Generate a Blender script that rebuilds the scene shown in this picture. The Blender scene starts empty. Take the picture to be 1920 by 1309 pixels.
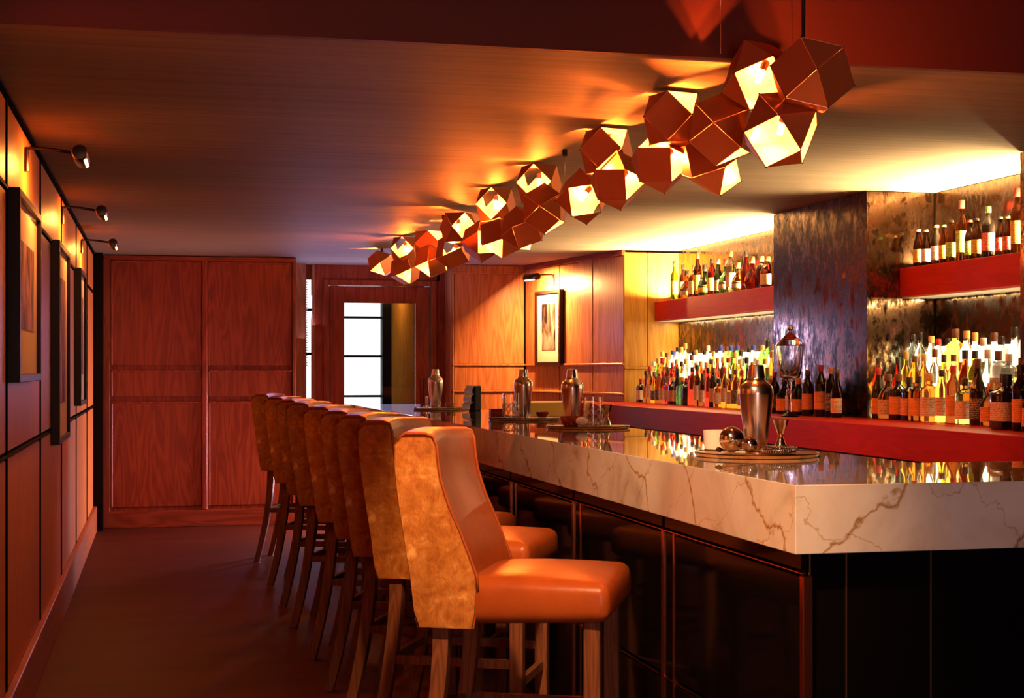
import bpy, bmesh, math, random
from mathutils import Vector, Matrix, Euler

C = bpy.context.scene.collection
PI = math.pi
R = math.radians
rnd = random.Random(7)

# ---------------------------------------------------------------- camera, world, light, exposure
sc = bpy.context.scene
cam_d = bpy.data.cameras.new('camera')
cam_d.sensor_width = 36.0
cam_d.lens = 2800 / 1920 * 36
cam_d.shift_y = 38.5 / 1920
cam = bpy.data.objects.new('camera', cam_d)
C.objects.link(cam)
cam.location = (0, 0, 1.38)
cam.rotation_euler = (R(90), 0, -math.atan(664 / 2800))
sc.camera = cam
sc.view_settings.view_transform = 'Standard'
sc.view_settings.look = 'None'
sc.view_settings.gamma = 1.0
sc.view_settings.use_curve_mapping = False
sc.view_settings.exposure = 0.0
sc.cycles.max_bounces = 10
sc.cycles.diffuse_bounces = 4
sc.cycles.glossy_bounces = 5
sc.cycles.transmission_bounces = 10
sc.cycles.transparent_max_bounces = 8
sc.cycles.caustics_reflective = False
sc.cycles.caustics_refractive = False
sc.cycles.sample_clamp_indirect = 4.0
sc.cycles.use_denoising = True

w = bpy.data.worlds.new('world')
sc.world = w
w.use_nodes = True
w.node_tree.nodes['Background'].inputs[0].default_value = (0.93, 0.97, 1.0, 1)
w.node_tree.nodes['Background'].inputs[1].default_value = 1.35


def lamp(kind, loc, energy, color, rot=(0, 0, 0), size=None, parent=None, radius=0.02, spot=None, name=None, spread=None):
    d = bpy.data.lights.new(name or (kind.lower() + '_lamp'), kind)
    d.energy = energy
    d.color = color
    if kind == 'AREA':
        d.shape = 'RECTANGLE'
        d.size, d.size_y = size
        if spread:
            d.spread = spread
    else:
        d.shadow_soft_size = radius
    if kind == 'SPOT':
        d.spot_size = spot
        d.spot_blend = 0.6
    o = bpy.data.objects.new(d.name, d)
    C.objects.link(o)
    o.location = loc
    o.rotation_euler = rot
    if parent:
        o.parent = parent
    return o


WARM = (1.0, 0.40, 0.10)
PIC = (1.0, 0.30, 0.05)
COOL = (0.72, 0.70, 1.0)
# added daylight lamp behind the camera, standing before the closed rear wall
lamp('AREA', (0.5, -1.3, 1.3), 46.0, (1.0, 0.62, 0.56), (R(90), 0, 0), (0.9, 1.3), name='rear_daylight')
# added fill spots over the near end, outside the frame
lamp('SPOT', (0.5, 2.5, 2.74), 430, (1.0, 0.50, 0.22), Vector((0.72, 1.5, -1.85)).to_track_quat('-Z', 'Y').to_euler(), radius=0.05, spot=R(46), name='fill_spot')
# daylight through the street door at the far end and the narrow side window
lamp('AREA', (2.15, 14.15, 1.1), 0.6, (0.66, 0.60, 1.0), (R(-90), 0, 0), (0.6, 1.7), name='street_door_daylight')
lamp('AREA', (2.5, 13.2, 0.60), 70, (1.0, 0.58, 0.66), (R(84), 0, R(108)), (0.5, 0.9), name='side_fill_light', spread=R(110))  # added lamp for pink light low on left wall and cupboard, no opening here
lamp('AREA', (2.0, 13.75, 1.75), 11.0, (0.50, 0.44, 1.0), (R(-148), 0, 0), (1.0, 0.1), name='street_door_daylight')  # added upward lamp, tints the far ceiling lilac
lamp('AREA', (1.40, 14.1, 1.6), 8, (0.58, 0.50, 1.0), (R(-125), 0, 0), (0.2, 1.2), name='side_window_daylight')
lamp('SPOT', (0.75, 3.2, 2.76), 220, (1.0, 0.52, 0.24), Vector((0.80, 2.0, -1.75)).to_track_quat('-Z', 'Y').to_euler(), radius=0.04, spot=R(34), name='fill_spot')  # second added spot, brightens the marble front
# picture lights further up the left wall, outside the frame
lamp('AREA', (-0.30, 4.00, 2.27), 14, PIC, (0, R(38), 0), (0.06, 0.5), name='picture_light_outside_frame', spread=R(95))
lamp('AREA', (-0.30, 1.60, 2.27), 6, PIC, (0, R(38), 0), (0.06, 0.5), name='picture_light_outside_frame', spread=R(95))
# cove strips in the two bays of the back bar: up to the ceiling, down from the shelf
for y0, y1 in ((9.0, 11.85), (6.2, 7.6)):
    L = y1 - y0
    lamp('AREA', (4.18, (y0 + y1) / 2, 1.965), 420 * L, (1.0, 0.66, 0.30), (R(180), R(-12), 0), (0.04, L), name='cove_strip_up', spread=R(154))
    lamp('AREA', (4.22, (y0 + y1) / 2, 1.775), 9 * L, (1.0, 0.70, 0.34), (0, R(6), 0), (0.03, L), name='shelf_strip_down')

# ---------------------------------------------------------------- materials


def new_mat(name):
    m = bpy.data.materials.new(name)
    m.use_nodes = True
    nt = m.node_tree
    return m, nt, nt.nodes['Principled BSDF']


def simple(name, col, rough=0.5, metal=0.0, trans=0.0, ior=1.45, coat=0.0, emit=None, estr=0.0, spec=None):
    m, nt, b = new_mat(name)
    b.inputs['Base Color'].default_value = (*col, 1)
    b.inputs['Roughness'].default_value = rough
    b.inputs['Metallic'].default_value = metal
    b.inputs['Transmission Weight'].default_value = trans
    b.inputs['IOR'].default_value = ior
    b.inputs['Coat Weight'].default_value = coat
    b.inputs['Coat Roughness'].default_value = 0.05
    if spec is not None:
        b.inputs['Specular IOR Level'].default_value = spec
    if emit:
        b.inputs['Emission Color'].default_value = (*emit, 1)
        b.inputs['Emission Strength'].default_value = estr
    return m


def nd(nt, t, **kw):
    n = nt.nodes.new(t)
    for k, v in kw.items():
        setattr(n, k, v)
    return n


def mapping(nt, scale, coord='Object', rot=(0, 0, 0), loc=(0, 0, 0)):
    tc = nd(nt, 'ShaderNodeTexCoord')
    mp = nd(nt, 'ShaderNodeMapping')
    mp.inputs['Scale'].default_value = scale
    mp.inputs['Rotation'].default_value = rot
    mp.inputs['Location'].default_value = loc
    nt.links.new(tc.outputs[coord], mp.inputs['Vector'])
    return mp.outputs[0]


def ramp(nt, fac, stops):
    r = nd(nt, 'ShaderNodeValToRGB')
    els = r.color_ramp.elements
    while len(els) < len(stops):
        els.new(0.5)
    for e, (p, c) in zip(els, stops):
        e.position = p
        e.color = (*c, 1)
    nt.links.new(fac, r.inputs[0])
    return r.outputs[0]


def noise(nt, vec, scale, detail=4, rough=0.55, dist=0.0):
    n = nd(nt, 'ShaderNodeTexNoise')
    n.inputs['Scale'].default_value = scale
    n.inputs['Detail'].default_value = detail
    n.inputs['Roughness'].default_value = rough
    n.inputs['Distortion'].default_value = dist
    nt.links.new(vec, n.inputs['Vector'])
    return n.outputs['Fac']


def bump(nt, b, fac, strength, dist=0.002):
    bn = nd(nt, 'ShaderNodeBump')
    bn.inputs['Strength'].default_value = strength
    bn.inputs['Distance'].default_value = dist
    nt.links.new(fac, bn.inputs['Height'])
    nt.links.new(bn.outputs[0], b.inputs['Normal'])


def wood(name, dark, mid, light, rough=0.35, axis='Z', scale=1.0, coat=0.0, spec=0.22):
    """veneer: straight grain with cathedral figure, grain along axis"""
    m, nt, b = new_mat(name)
    s = {'Z': (9, 9, 0.9), 'Y': (9, 0.9, 9), 'X': (0.9, 9, 9)}[axis]
    v = mapping(nt, tuple(k * scale for k in s))
    f1 = noise(nt, v, 1.0, 2, 0.5, 0.6)
    wv = nd(nt, 'ShaderNodeMath', operation='MULTIPLY')
    nt.links.new(f1, wv.inputs[0])
    wv.inputs[1].default_value = 14.0
    fr = nd(nt, 'ShaderNodeMath', operation='PINGPONG')
    nt.links.new(wv.outputs[0], fr.inputs[0])
    fr.inputs[1].default_value = 1.0
    s2 = {'Z': (160, 160, 4), 'Y': (160, 4, 160), 'X': (4, 160, 160)}[axis]
    f2 = noise(nt, mapping(nt, tuple(k * scale for k in s2)), 1.0, 3)
    mx = nd(nt, 'ShaderNodeMix')
    mx.inputs[0].default_value = 0.45
    nt.links.new(fr.outputs[0], mx.inputs[2])
    nt.links.new(f2, mx.inputs[3])
    col = ramp(nt, mx.outputs[0], [(0.05, dark), (0.48, mid), (0.95, light)])
    nt.links.new(col, b.inputs['Base Color'])
    b.inputs['Roughness'].default_value = rough
    b.inputs['Coat Weight'].default_value = coat
    b.inputs['Coat Roughness'].default_value = 0.25
    b.inputs['Specular IOR Level'].default_value = spec
    bump(nt, b, f2, 0.05)
    return m


M = {}
M['wall_wood'] = wood('walnut wall veneer', (0.44, 0.155, 0.04), (0.52, 0.19, 0.052), (0.58, 0.22, 0.064), 0.40, 'Z', 1.0, 0.0, 0.1)
M['panel_wood'] = wood('walnut panel veneer', (0.25, 0.085, 0.03), (0.40, 0.15, 0.055), (0.52, 0.21, 0.08), 0.36)
M['cab_wood'] = wood('mahogany cabinet veneer', (0.17, 0.022, 0.008), (0.28, 0.042, 0.014), (0.38, 0.07, 0.022), 0.34)
M['cab_wood_h'] = wood('mahogany skirting', (0.16, 0.022, 0.008), (0.26, 0.04, 0.014), (0.35, 0.065, 0.022), 0.34, 'X')
M['gold_wood'] = wood('honey veneer', (0.27, 0.115, 0.014), (0.37, 0.165, 0.022), (0.45, 0.21, 0.034), 0.36)
M['lobby_wood'] = wood('lobby veneer', (0.20, 0.085, 0.012), (0.30, 0.13, 0.02), (0.36, 0.17, 0.03), 0.6, 'Z', 1.0, 0.0, 0.0)
M['base_wood'] = wood('skirting wood', (0.24, 0.07, 0.025), (0.32, 0.10, 0.035), (0.38, 0.13, 0.05), 0.35, 'Y')
M['leg_wood'] = wood('stool leg wood', (0.10, 0.035, 0.015), (0.17, 0.06, 0.025), (0.24, 0.09, 0.04), 0.32, 'Z', 2.0)
M['red_wood'] = wood('red lacquered shelf wood', (0.30, 0.012, 0.006), (0.36, 0.016, 0.008), (0.40, 0.020, 0.010), 0.4, 'Y', 1.0, 0.0, 0.04)
M['dark_gap'] = simple('dark joint backing', (0.004, 0.002, 0.0015), 0.8, spec=0.05)
M['black'] = simple('black paint', (0.006, 0.004, 0.004), 0.5, spec=0.08)
M['black_metal'] = simple('black bronze metal', (0.05, 0.03, 0.02), 0.3, 0.9)
M['olive'] = simple('olive lacquer', (0.42, 0.22, 0.04), 0.4)
M['frame_face'] = simple('dark frame wood', (0.014, 0.006, 0.004), 0.4, spec=0.15)
M['mat'] = simple('cream mount card', (0.62, 0.52, 0.40), 0.8, spec=0.1)
M['glass'] = simple('clear glass', (1, 1, 1), 0.0, 0, 1.0, 1.45)


def thin_glass(name='thin window glass', power=5.0, f0=0.03):
    """thin pane: transparent with a mirror coat that grows towards grazing view"""
    m = bpy.data.materials.new(name)
    m.use_nodes = True
    nt = m.node_tree
    nt.nodes.remove(nt.nodes['Principled BSDF'])
    tr = nt.nodes.new('ShaderNodeBsdfTransparent')
    gl = nt.nodes.new('ShaderNodeBsdfGlossy')
    gl.inputs['Roughness'].default_value = 0.02
    lw = nt.nodes.new('ShaderNodeLayerWeight')
    lw.inputs[0].default_value = 0.5
    pw = nt.nodes.new('ShaderNodeMath')
    pw.operation = 'POWER'
    nt.links.new(lw.outputs['Facing'], pw.inputs[0])
    pw.inputs[1].default_value = power
    ad = nt.nodes.new('ShaderNodeMath')
    ad.operation = 'MULTIPLY_ADD'
    nt.links.new(pw.outputs[0], ad.inputs[0])
    ad.inputs[1].default_value = 0.9
    ad.inputs[2].default_value = f0
    mx = nt.nodes.new('ShaderNodeMixShader')
    nt.links.new(ad.outputs[0], mx.inputs[0])
    nt.links.new(tr.outputs[0], mx.inputs[1])
    nt.links.new(gl.outputs[0], mx.inputs[2])
    nt.links.new(mx.outputs[0], nt.nodes['Material Output'].inputs[0])
    return m


M['pane'] = thin_glass()
M['museum_glass'] = thin_glass('anti-reflective picture glass', 26.0, 0.01)
M['copper_trim'] = simple('copper trim', (0.75, 0.25, 0.10), 0.25, 1.0)
M['brass'] = simple('pale brass edge', (0.85, 0.50, 0.30), 0.3, 1.0)
M['steel'] = simple('brushed steel', (0.72, 0.62, 0.56), 0.22, 1.0)
M['silver'] = simple('polished silver', (0.85, 0.80, 0.76), 0.12, 1.0)
M['ceramic'] = simple('white ceramic', (0.75, 0.68, 0.60), 0.3)
M['dark_liq'] = simple('dark red sauce', (0.25, 0.03, 0.015), 0.2)
M['copper_out'] = simple('satin copper panel', (0.78, 0.20, 0.065), 0.4, 0.4)
M['gold_in'] = simple('pale gold lining', (0.95, 0.72, 0.36), 0.4, 0.2)
M['bulb'] = simple('lit halogen bulb', (1, 0.9, 0.7), 0.3, emit=(1.0, 0.36, 0.08), estr=30)
M['lamp_lens'] = simple('lit lens', (1, 0.9, 0.7), 0.3, emit=(1.0, 0.45, 0.12), estr=9)
M['backlight'] = simple('backlit opal panel', (1, 0.95, 0.85), 0.4, emit=(1.0, 0.86, 0.52), estr=4.5)
M['white'] = simple('white blind', (0.85, 0.84, 0.86), 0.5)
M['blue_plate'] = simple('pale plastic', (0.55, 0.62, 0.78), 0.3)
M['cord'] = simple('black cord', (0.01, 0.01, 0.01), 0.5)


def marble():
    """white ground with long thin diagonal veins and faint clouds"""
    m, nt, b = new_mat('polished calacatta marble')

    def vein(direction, freq, amp, nscale, seed):
        p = mapping(nt, (1, 1, 1), loc=(seed, seed * 0.7, seed * 1.3))
        dt = nd(nt, 'ShaderNodeVectorMath', operation='DOT_PRODUCT')
        nt.links.new(p, dt.inputs[0])
        dt.inputs[1].default_value = direction
        n = noise(nt, p, nscale, 5, 0.55, 0.3)
        ma = nd(nt, 'ShaderNodeMath', operation='MULTIPLY_ADD')
        nt.links.new(n, ma.inputs[0])
        ma.inputs[1].default_value = amp
        nt.links.new(dt.outputs['Value'], ma.inputs[2])
        mu = nd(nt, 'ShaderNodeMath', operation='MULTIPLY')
        nt.links.new(ma.outputs[0], mu.inputs[0])
        mu.inputs[1].default_value = freq
        fr = nd(nt, 'ShaderNodeMath', operation='FRACT')
        nt.links.new(mu.outputs[0], fr.inputs[0])
        sb = nd(nt, 'ShaderNodeMath', operation='SUBTRACT')
        nt.links.new(fr.outputs[0], sb.inputs[0])
        sb.inputs[1].default_value = 0.5
        ab = nd(nt, 'ShaderNodeMath', operation='ABSOLUTE')
        nt.links.new(sb.outputs[0], ab.inputs[0])
        # widen and fade the vein along its length
        wn = noise(nt, p, 3.5, 2)
        dv = nd(nt, 'ShaderNodeMath', operation='DIVIDE')
        nt.links.new(ab.outputs[0], dv.inputs[0])
        nt.links.new(wn, dv.inputs[1])
        return dv.outputs[0]
    c1 = ramp(nt, vein((1.0, 0.9, -0.95), 2.2, 0.62, 2.6, 1.7), [(0.0, (0.48, 0.29, 0.15)), (0.016, (0.68, 0.52, 0.37)), (0.05, (1, 1, 1))])
    c2 = ramp(nt, vein((1.0, 1.0, 1.3), 2.7, 0.70, 3.6, 5.1), [(0.0, (0.60, 0.45, 0.32)), (0.008, (0.84, 0.74, 0.62)), (0.028, (1, 1, 1))])
    n3 = noise(nt, mapping(nt, (1, 1, 1)), 3.2, 5, 0.6, 0.8)
    c3 = ramp(nt, n3, [(0.40, (0.93, 0.87, 0.79)), (0.58, (0.80, 0.72, 0.62)), (0.68, (0.58, 0.49, 0.40))])
    m1 = nd(nt, 'ShaderNodeMix', data_type='RGBA', blend_type='MULTIPLY')
    m1.inputs[0].default_value = 1
    nt.links.new(c1, m1.inputs[6])
    nt.links.new(c2, m1.inputs[7])
    m2 = nd(nt, 'ShaderNodeMix', data_type='RGBA', blend_type='MULTIPLY')
    m2.inputs[0].default_value = 1
    nt.links.new(m1.outputs[2], m2.inputs[6])
    nt.links.new(c3, m2.inputs[7])
    nt.links.new(m2.outputs[2], b.inputs['Base Color'])
    b.inputs['Roughness'].default_value = 0.03
    b.inputs['IOR'].default_value = 1.6
    b.inputs['Coat Weight'].default_value = 1.0
    b.inputs['Coat IOR'].default_value = 1.7
    b.inputs['Coat Roughness'].default_value = 0.015
    return m


M['marble'] = marble()


def black_gloss():
    m, nt, b = new_mat('black lacquer panel')
    b.inputs['Base Color'].default_value = (0.004, 0.003, 0.003, 1)
    b.inputs['Roughness'].default_value = 0.07
    b.inputs['IOR'].default_value = 1.5
    b.inputs['Specular IOR Level'].default_value = 0.13
    n = noise(nt, mapping(nt, (1, 1, 1)), 6, 3)
    bump(nt, b, n, 0.03)
    return m


M['black_gloss'] = black_gloss()


def antique_mirror():
    m, nt, b = new_mat('antique mirror')
    v = mapping(nt, (15, 15, 8))
    n = noise(nt, v, 1.0, 6, 0.62, 0.4)
    n2 = noise(nt, mapping(nt, (60, 60, 30)), 1.0, 3)
    ad = nd(nt, 'ShaderNodeMix')
    ad.inputs[0].default_value = 0.3
    nt.links.new(n, ad.inputs[2])
    nt.links.new(n2, ad.inputs[3])
    col = ramp(nt, ad.outputs[0], [(0.42, (0.012, 0.006, 0.003)), (0.50, (0.10, 0.055, 0.03)), (0.60, (0.46, 0.30, 0.18))])
    nt.links.new(col, b.inputs['Base Color'])
    b.inputs['Metallic'].default_value = 1.0
    rr = ramp(nt, ad.outputs[0], [(0.40, (0.35, 0.35, 0.35)), (0.6, (0.07, 0.07, 0.07))])
    nt.links.new(rr, b.inputs['Roughness'])
    return m


M['mirror'] = antique_mirror()


def ceiling_mat():
    m, nt, b = new_mat('streaked ceiling covering')
    n = noise(nt, mapping(nt, (0.35, 22, 1)), 1.0, 4, 0.6)
    n2 = noise(nt, mapping(nt, (1.2, 90, 1)), 1.0, 3)
    mx = nd(nt, 'ShaderNodeMix')
    mx.inputs[0].default_value = 0.4
    nt.links.new(n, mx.inputs[2])
    nt.links.new(n2, mx.inputs[3])
    col = ramp(nt, mx.outputs[0], [(0.3, (0.19, 0.15, 0.108)), (0.7, (0.31, 0.25, 0.185))])
    nt.links.new(col, b.inputs['Base Color'])
    b.inputs['Roughness'].default_value = 0.6
    b.inputs['Specular IOR Level'].default_value = 0.05
    bump(nt, b, n2, 0.08)
    return m


M['ceiling'] = ceiling_mat()
M['fascia'] = simple('red brown paint', (0.10, 0.016, 0.009), 0.6)


def floor_mat():
    m, nt, b = new_mat('dark oxblood floor')
    n = noise(nt, mapping(nt, (1.2, 5, 1)), 1.0, 5)
    col = ramp(nt, n, [(0.3, (0.055, 0.009, 0.003)), (0.7, (0.085, 0.016, 0.005))])
    nt.links.new(col, b.inputs['Base Color'])
    b.inputs['Roughness'].default_value = 0.55
    b.inputs['Specular IOR Level'].default_value = 0.12
    return m


M['floor'] = floor_mat()


def leather_mat():
    m, nt, b = new_mat('tan leather')
    n = noise(nt, mapping(nt, (7, 7, 7)), 1.0, 4)
    col = ramp(nt, n, [(0.3, (0.30, 0.060, 0.010)), (0.7, (0.39, 0.085, 0.015))])
    nt.links.new(col, b.inputs['Base Color'])
    b.inputs['Roughness'].default_value = 0.34
    b.inputs['Specular IOR Level'].default_value = 0.26
    b.inputs['Coat Weight'].default_value = 0.0
    b.inputs['Coat Roughness'].default_value = 0.3
    n2 = noise(nt, mapping(nt, (22, 22, 22)), 1.0, 5)
    bump(nt, b, n2, 0.12, 0.01)
    return m


M['leather'] = leather_mat()


def hide_mat():
    m, nt, b = new_mat('golden cow hide')
    v = mapping(nt, (1, 1, 1))
    n0 = noise(nt, v, 6.5, 3, 0.55, 2.2)
    n1 = noise(nt, v, 19.0, 4, 0.6, 1.6)
    n2 = noise(nt, mapping(nt, (330, 330, 60)), 1.0, 3, 0.6, 1.0)
    mx = nd(nt, 'ShaderNodeMix')
    mx.inputs[0].default_value = 0.45
    nt.links.new(n0, mx.inputs[2])
    nt.links.new(n1, mx.inputs[3])
    col = ramp(nt, mx.outputs[0], [(0.34, (0.30, 0.085, 0.012)), (0.47, (0.48, 0.17, 0.026)), (0.56, (0.60, 0.25, 0.05)), (0.66, (0.85, 0.46, 0.14))])
    sh = nd(nt, 'ShaderNodeMix', data_type='RGBA', blend_type='MULTIPLY')
    sh.inputs[0].default_value = 1.0
    nt.links.new(col, sh.inputs[6])
    nt.links.new(ramp(nt, n2, [(0.25, (0.72, 0.68, 0.62)), (0.7, (1.1, 1.1, 1.1))]), sh.inputs[7])
    nt.links.new(sh.outputs[2], b.inputs['Base Color'])
    b.inputs['Roughness'].default_value = 0.6
    b.inputs['Specular IOR Level'].default_value = 0.2
    b.inputs['Sheen Weight'].default_value = 0.15
    b.inputs['Sheen Tint'].default_value = (1, 0.6, 0.3, 1)
    ad = nd(nt, 'ShaderNodeMath', operation='ADD')
    nt.links.new(mx.outputs[0], ad.inputs[0])
    nt.links.new(n2, ad.inputs[1])
    bump(nt, b, ad.outputs[0], 0.4, 0.006)
    return m


M['hide'] = hide_mat()


def tray_mat():
    m, nt, b = new_mat('gold grain tray')
    n = noise(nt, mapping(nt, (6, 30, 6)), 1.0, 4, 0.6, 0.6)
    col = ramp(nt, n, [(0.3, (0.20, 0.08, 0.025)), (0.6, (0.48, 0.24, 0.08)), (0.8, (0.60, 0.36, 0.15))])
    nt.links.new(col, b.inputs['Base Color'])
    b.inputs['Roughness'].default_value = 0.25
    b.inputs['Metallic'].default_value = 0.4
    return m


M['tray'] = tray_mat()


def print_mat(name, base, ink, seed):
    """paper label with rows of small ink marks"""
    m, nt, b = new_mat(name)
    v = mapping(nt, (380, 380, 160), loc=(seed, seed, 0))
    n = noise(nt, v, 1.0, 2)
    mask = nd(nt, 'ShaderNodeMath', operation='GREATER_THAN')
    nt.links.new(n, mask.inputs[0])
    mask.inputs[1].default_value = 0.52
    sx = nd(nt, 'ShaderNodeSeparateXYZ')
    nt.links.new(mapping(nt, (1, 1, 1)), sx.inputs[0])
    ml = nd(nt, 'ShaderNodeMath', operation='MULTIPLY')
    nt.links.new(sx.outputs[2], ml.inputs[0])
    ml.inputs[1].default_value = 120.0
    fr = nd(nt, 'ShaderNodeMath', operation='FRACT')
    nt.links.new(ml.outputs[0], fr.inputs[0])
    gt = nd(nt, 'ShaderNodeMath', operation='GREATER_THAN')
    nt.links.new(fr.outputs[0], gt.inputs[0])
    gt.inputs[1].default_value = 0.5
    mu = nd(nt, 'ShaderNodeMath', operation='MULTIPLY')
    nt.links.new(mask.outputs[0], mu.inputs[0])
    nt.links.new(gt.outputs[0], mu.inputs[1])
    mx = nd(nt, 'ShaderNodeMix', data_type='RGBA')
    nt.links.new(mu.outputs[0], mx.inputs[0])
    mx.inputs[6].default_value = (*base, 1)
    mx.inputs[7].default_value = (*ink, 1)
    nt.links.new(mx.outputs[2], b.inputs['Base Color'])
    b.inputs['Roughness'].default_value = 0.55
    return m


def photo_mat(name, seed, lo, hi):
    """a soft abstract monochrome print"""
    m, nt, b = new_mat(name)
    n = noise(nt, mapping(nt, (7, 7, 2.5), loc=(seed, seed, seed)), 1.0, 5, 0.6, 0.8)
    col = ramp(nt, n, [(0.40, lo), (0.5, tuple((a + c) * 0.35 for a, c in zip(lo, hi))), (0.66, hi)])
    nt.links.new(col, b.inputs['Base Color'])
    b.inputs['Roughness'].default_value = 0.6
    b.inputs['Specular IOR Level'].default_value = 0.1
    return m


# ---------------------------------------------------------------- mesh helpers


def mesh_from(name, verts, faces, mats, midx=None, smooth=False):
    me = bpy.data.meshes.new(name)
    me.from_pydata([tuple(v) for v in verts], [], faces)
    for m in (mats if isinstance(mats, (list, tuple)) else [mats]):
        me.materials.append(m)
    if midx:
        for p, i in zip(me.polygons, midx):
            p.material_index = i
    if smooth:
        for p in me.polygons:
            p.use_smooth = True
    me.update()
    return me


def link(name, me, parent=None, loc=(0, 0, 0), rot=(0, 0, 0)):
    o = bpy.data.objects.new(name, me)
    C.objects.link(o)
    o.location = loc
    o.rotation_euler = rot
    if parent:
        o.parent = parent
    return o


def bm_mesh(name, bm, mats, smooth=False, angle=None):
    bmesh.ops.recalc_face_normals(bm, faces=bm.faces)
    me = bpy.data.meshes.new(name)
    bm.to_mesh(me)
    bm.free()
    for m in (mats if isinstance(mats, (list, tuple)) else [mats]):
        me.materials.append(m)
    if smooth:
        for p in me.polygons:
            p.use_smooth = True
        if angle:
            me.set_sharp_from_angle(angle=angle)
    return me


def box_me(name, x0, x1, y0, y1, z0, z1, m, bev=0.0, seg=1):
    bm = bmesh.new()
    bmesh.ops.create_cube(bm, size=1)
    for v in bm.verts:
        v.co = Vector(((v.co.x + .5) * (x1 - x0) + x0, (v.co.y + .5) * (y1 - y0) + y0, (v.co.z + .5) * (z1 - z0) + z0))
    if bev:
        bmesh.ops.bevel(bm, geom=bm.edges[:], offset=bev, segments=seg, profile=0.5, affect='EDGES')
    return bm_mesh(name, bm, m, smooth=seg > 1, angle=R(40) if seg > 1 else None)


def box(name, x0, x1, y0, y1, z0, z1, m, parent=None, bev=0.0, seg=1):
    return link(name, box_me(name, x0, x1, y0, y1, z0, z1, m, bev, seg), parent)


def lathe_me(name, prof, m, n=20, power=None, cap=True, sx=1.0, sy=1.0):
    """revolve (r,z) profile; power > 2 gives a rounded-square section"""
    verts, faces = [], []
    for r, z in prof:
        for k in range(n):
            a = 2 * PI * (k + 0.5) / n
            c, s = math.cos(a), math.sin(a)
            q = 1.0
            if power and r > 0.018:
                q = (abs(c) ** power + abs(s) ** power) ** (-1 / power)
            verts.append((r * q * c * sx, r * q * s * sy, z))
    for i in range(len(prof) - 1):
        for k in range(n):
            a, b2 = i * n + k, i * n + (k + 1) % n
            faces.append((a, b2, b2 + n, a + n))
    if cap:
        faces.append(tuple(reversed(range(n))))
        faces.append(tuple((len(prof) - 1) * n + k for k in range(n)))
    me = mesh_from(name, verts, faces, m, smooth=True)
    me.set_sharp_from_angle(angle=R(35))
    return me


def tube_me(name, pts, r, m, n=8, closed=False):
    pts = [Vector(p) for p in pts]
    verts, faces = [], []
    N = len(pts)
    up = Vector((0, 0, 1))
    for i, p in enumerate(pts):
        if closed:
            t = pts[(i + 1) % N] - pts[i - 1]
        else:
            t = pts[min(i + 1, N - 1)] - pts[max(i - 1, 0)]
        t.normalize()
        ref = up if abs(t.z) < 0.95 else Vector((1, 0, 0))
        a = t.cross(ref).normalized()
        b2 = t.cross(a).normalized()
        rr = r[i] if isinstance(r, (list, tuple)) else r
        for k in range(n):
            th = 2 * PI * k / n
            verts.append(p + a * (rr * math.cos(th)) + b2 * (rr * math.sin(th)))
    for i in range(N if closed else N - 1):
        for k in range(n):
            i2 = (i + 1) % N
            faces.append((i * n + k, i * n + (k + 1) % n, i2 * n + (k + 1) % n, i2 * n + k))
    if not closed:
        faces.append(tuple(reversed(range(n))))
        faces.append(tuple((N - 1) * n + k for k in range(n)))
    return mesh_from(name, verts, faces, m, smooth=True)


def prism_me(name, poly, z0, z1, m, bev=0.0):
    bm = bmesh.new()
    lo = [bm.verts.new((x, y, z0)) for x, y in poly]
    hi = [bm.verts.new((x, y, z1)) for x, y in poly]
    n = len(poly)
    bm.faces.new(list(reversed(lo)))
    bm.faces.new(hi)
    for k in range(n):
        bm.faces.new((lo[k], lo[(k + 1) % n], hi[(k + 1) % n], hi[k]))
    if bev:
        bmesh.ops.bevel(bm, geom=bm.edges[:], offset=bev, segments=2, profile=0.5, affect='EDGES')
    return bm_mesh(name, bm, m)


def bar_me(name, p, q, wd, ht, m, bev=0.0):
    """square bar from p to q"""
    p, q = Vector(p), Vector(q)
    t = (q - p)
    L = t.length
    me = box_me(name, -wd / 2, wd / 2, -ht / 2, ht / 2, 0, L, m, bev)
    rot = t.to_track_quat('Z', 'Y').to_matrix().to_4x4()
    me.transform(Matrix.Translation(p) @ rot)
    return me


def thing(name, label, cat, loc=(0, 0, 0), rz=0.0, group=None):
    o = bpy.data.objects.new(name, None)
    o.empty_display_size = 0.05
    C.objects.link(o)
    o.location = loc
    o.rotation_euler = (0, 0, rz)
    o['label'] = label
    o['category'] = cat
    if group:
        o['group'] = group
    return o


def tag(o, label, cat, group=None):
    o['label'] = label
    o['category'] = cat
    if group:
        o['group'] = group
    return o


def struct(o):
    o['kind'] = 'structure'
    return o


def holder(name, loc=(0, 0, 0), rz=0.0):
    o = bpy.data.objects.new(name, None)
    C.objects.link(o)
    o.location = loc
    o.rotation_euler = (0, 0, rz)
    return struct(o)


# ---------------------------------------------------------------- room shell
ZC = 2.38
FY = 4.5          # fascia plane
struct(box('floor', -0.65, 4.6, -1.6, 16.3, -0.1, 0.0, M['floor']))
# ceiling: low part over the bar, higher part nearer the camera
struct(box('ceiling', -0.65, 4.6, FY + 0.03, 14.45, ZC, ZC + 0.1, M['ceiling']))
struct(box('trim_1', -0.65, 4.6, FY, FY + 0.03, ZC - 0.002, 2.85, M['fascia']))
struct(box('ceiling_2', -0.65, 4.6, -1.6, FY, 2.80, 2.9, M['fascia']))

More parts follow.
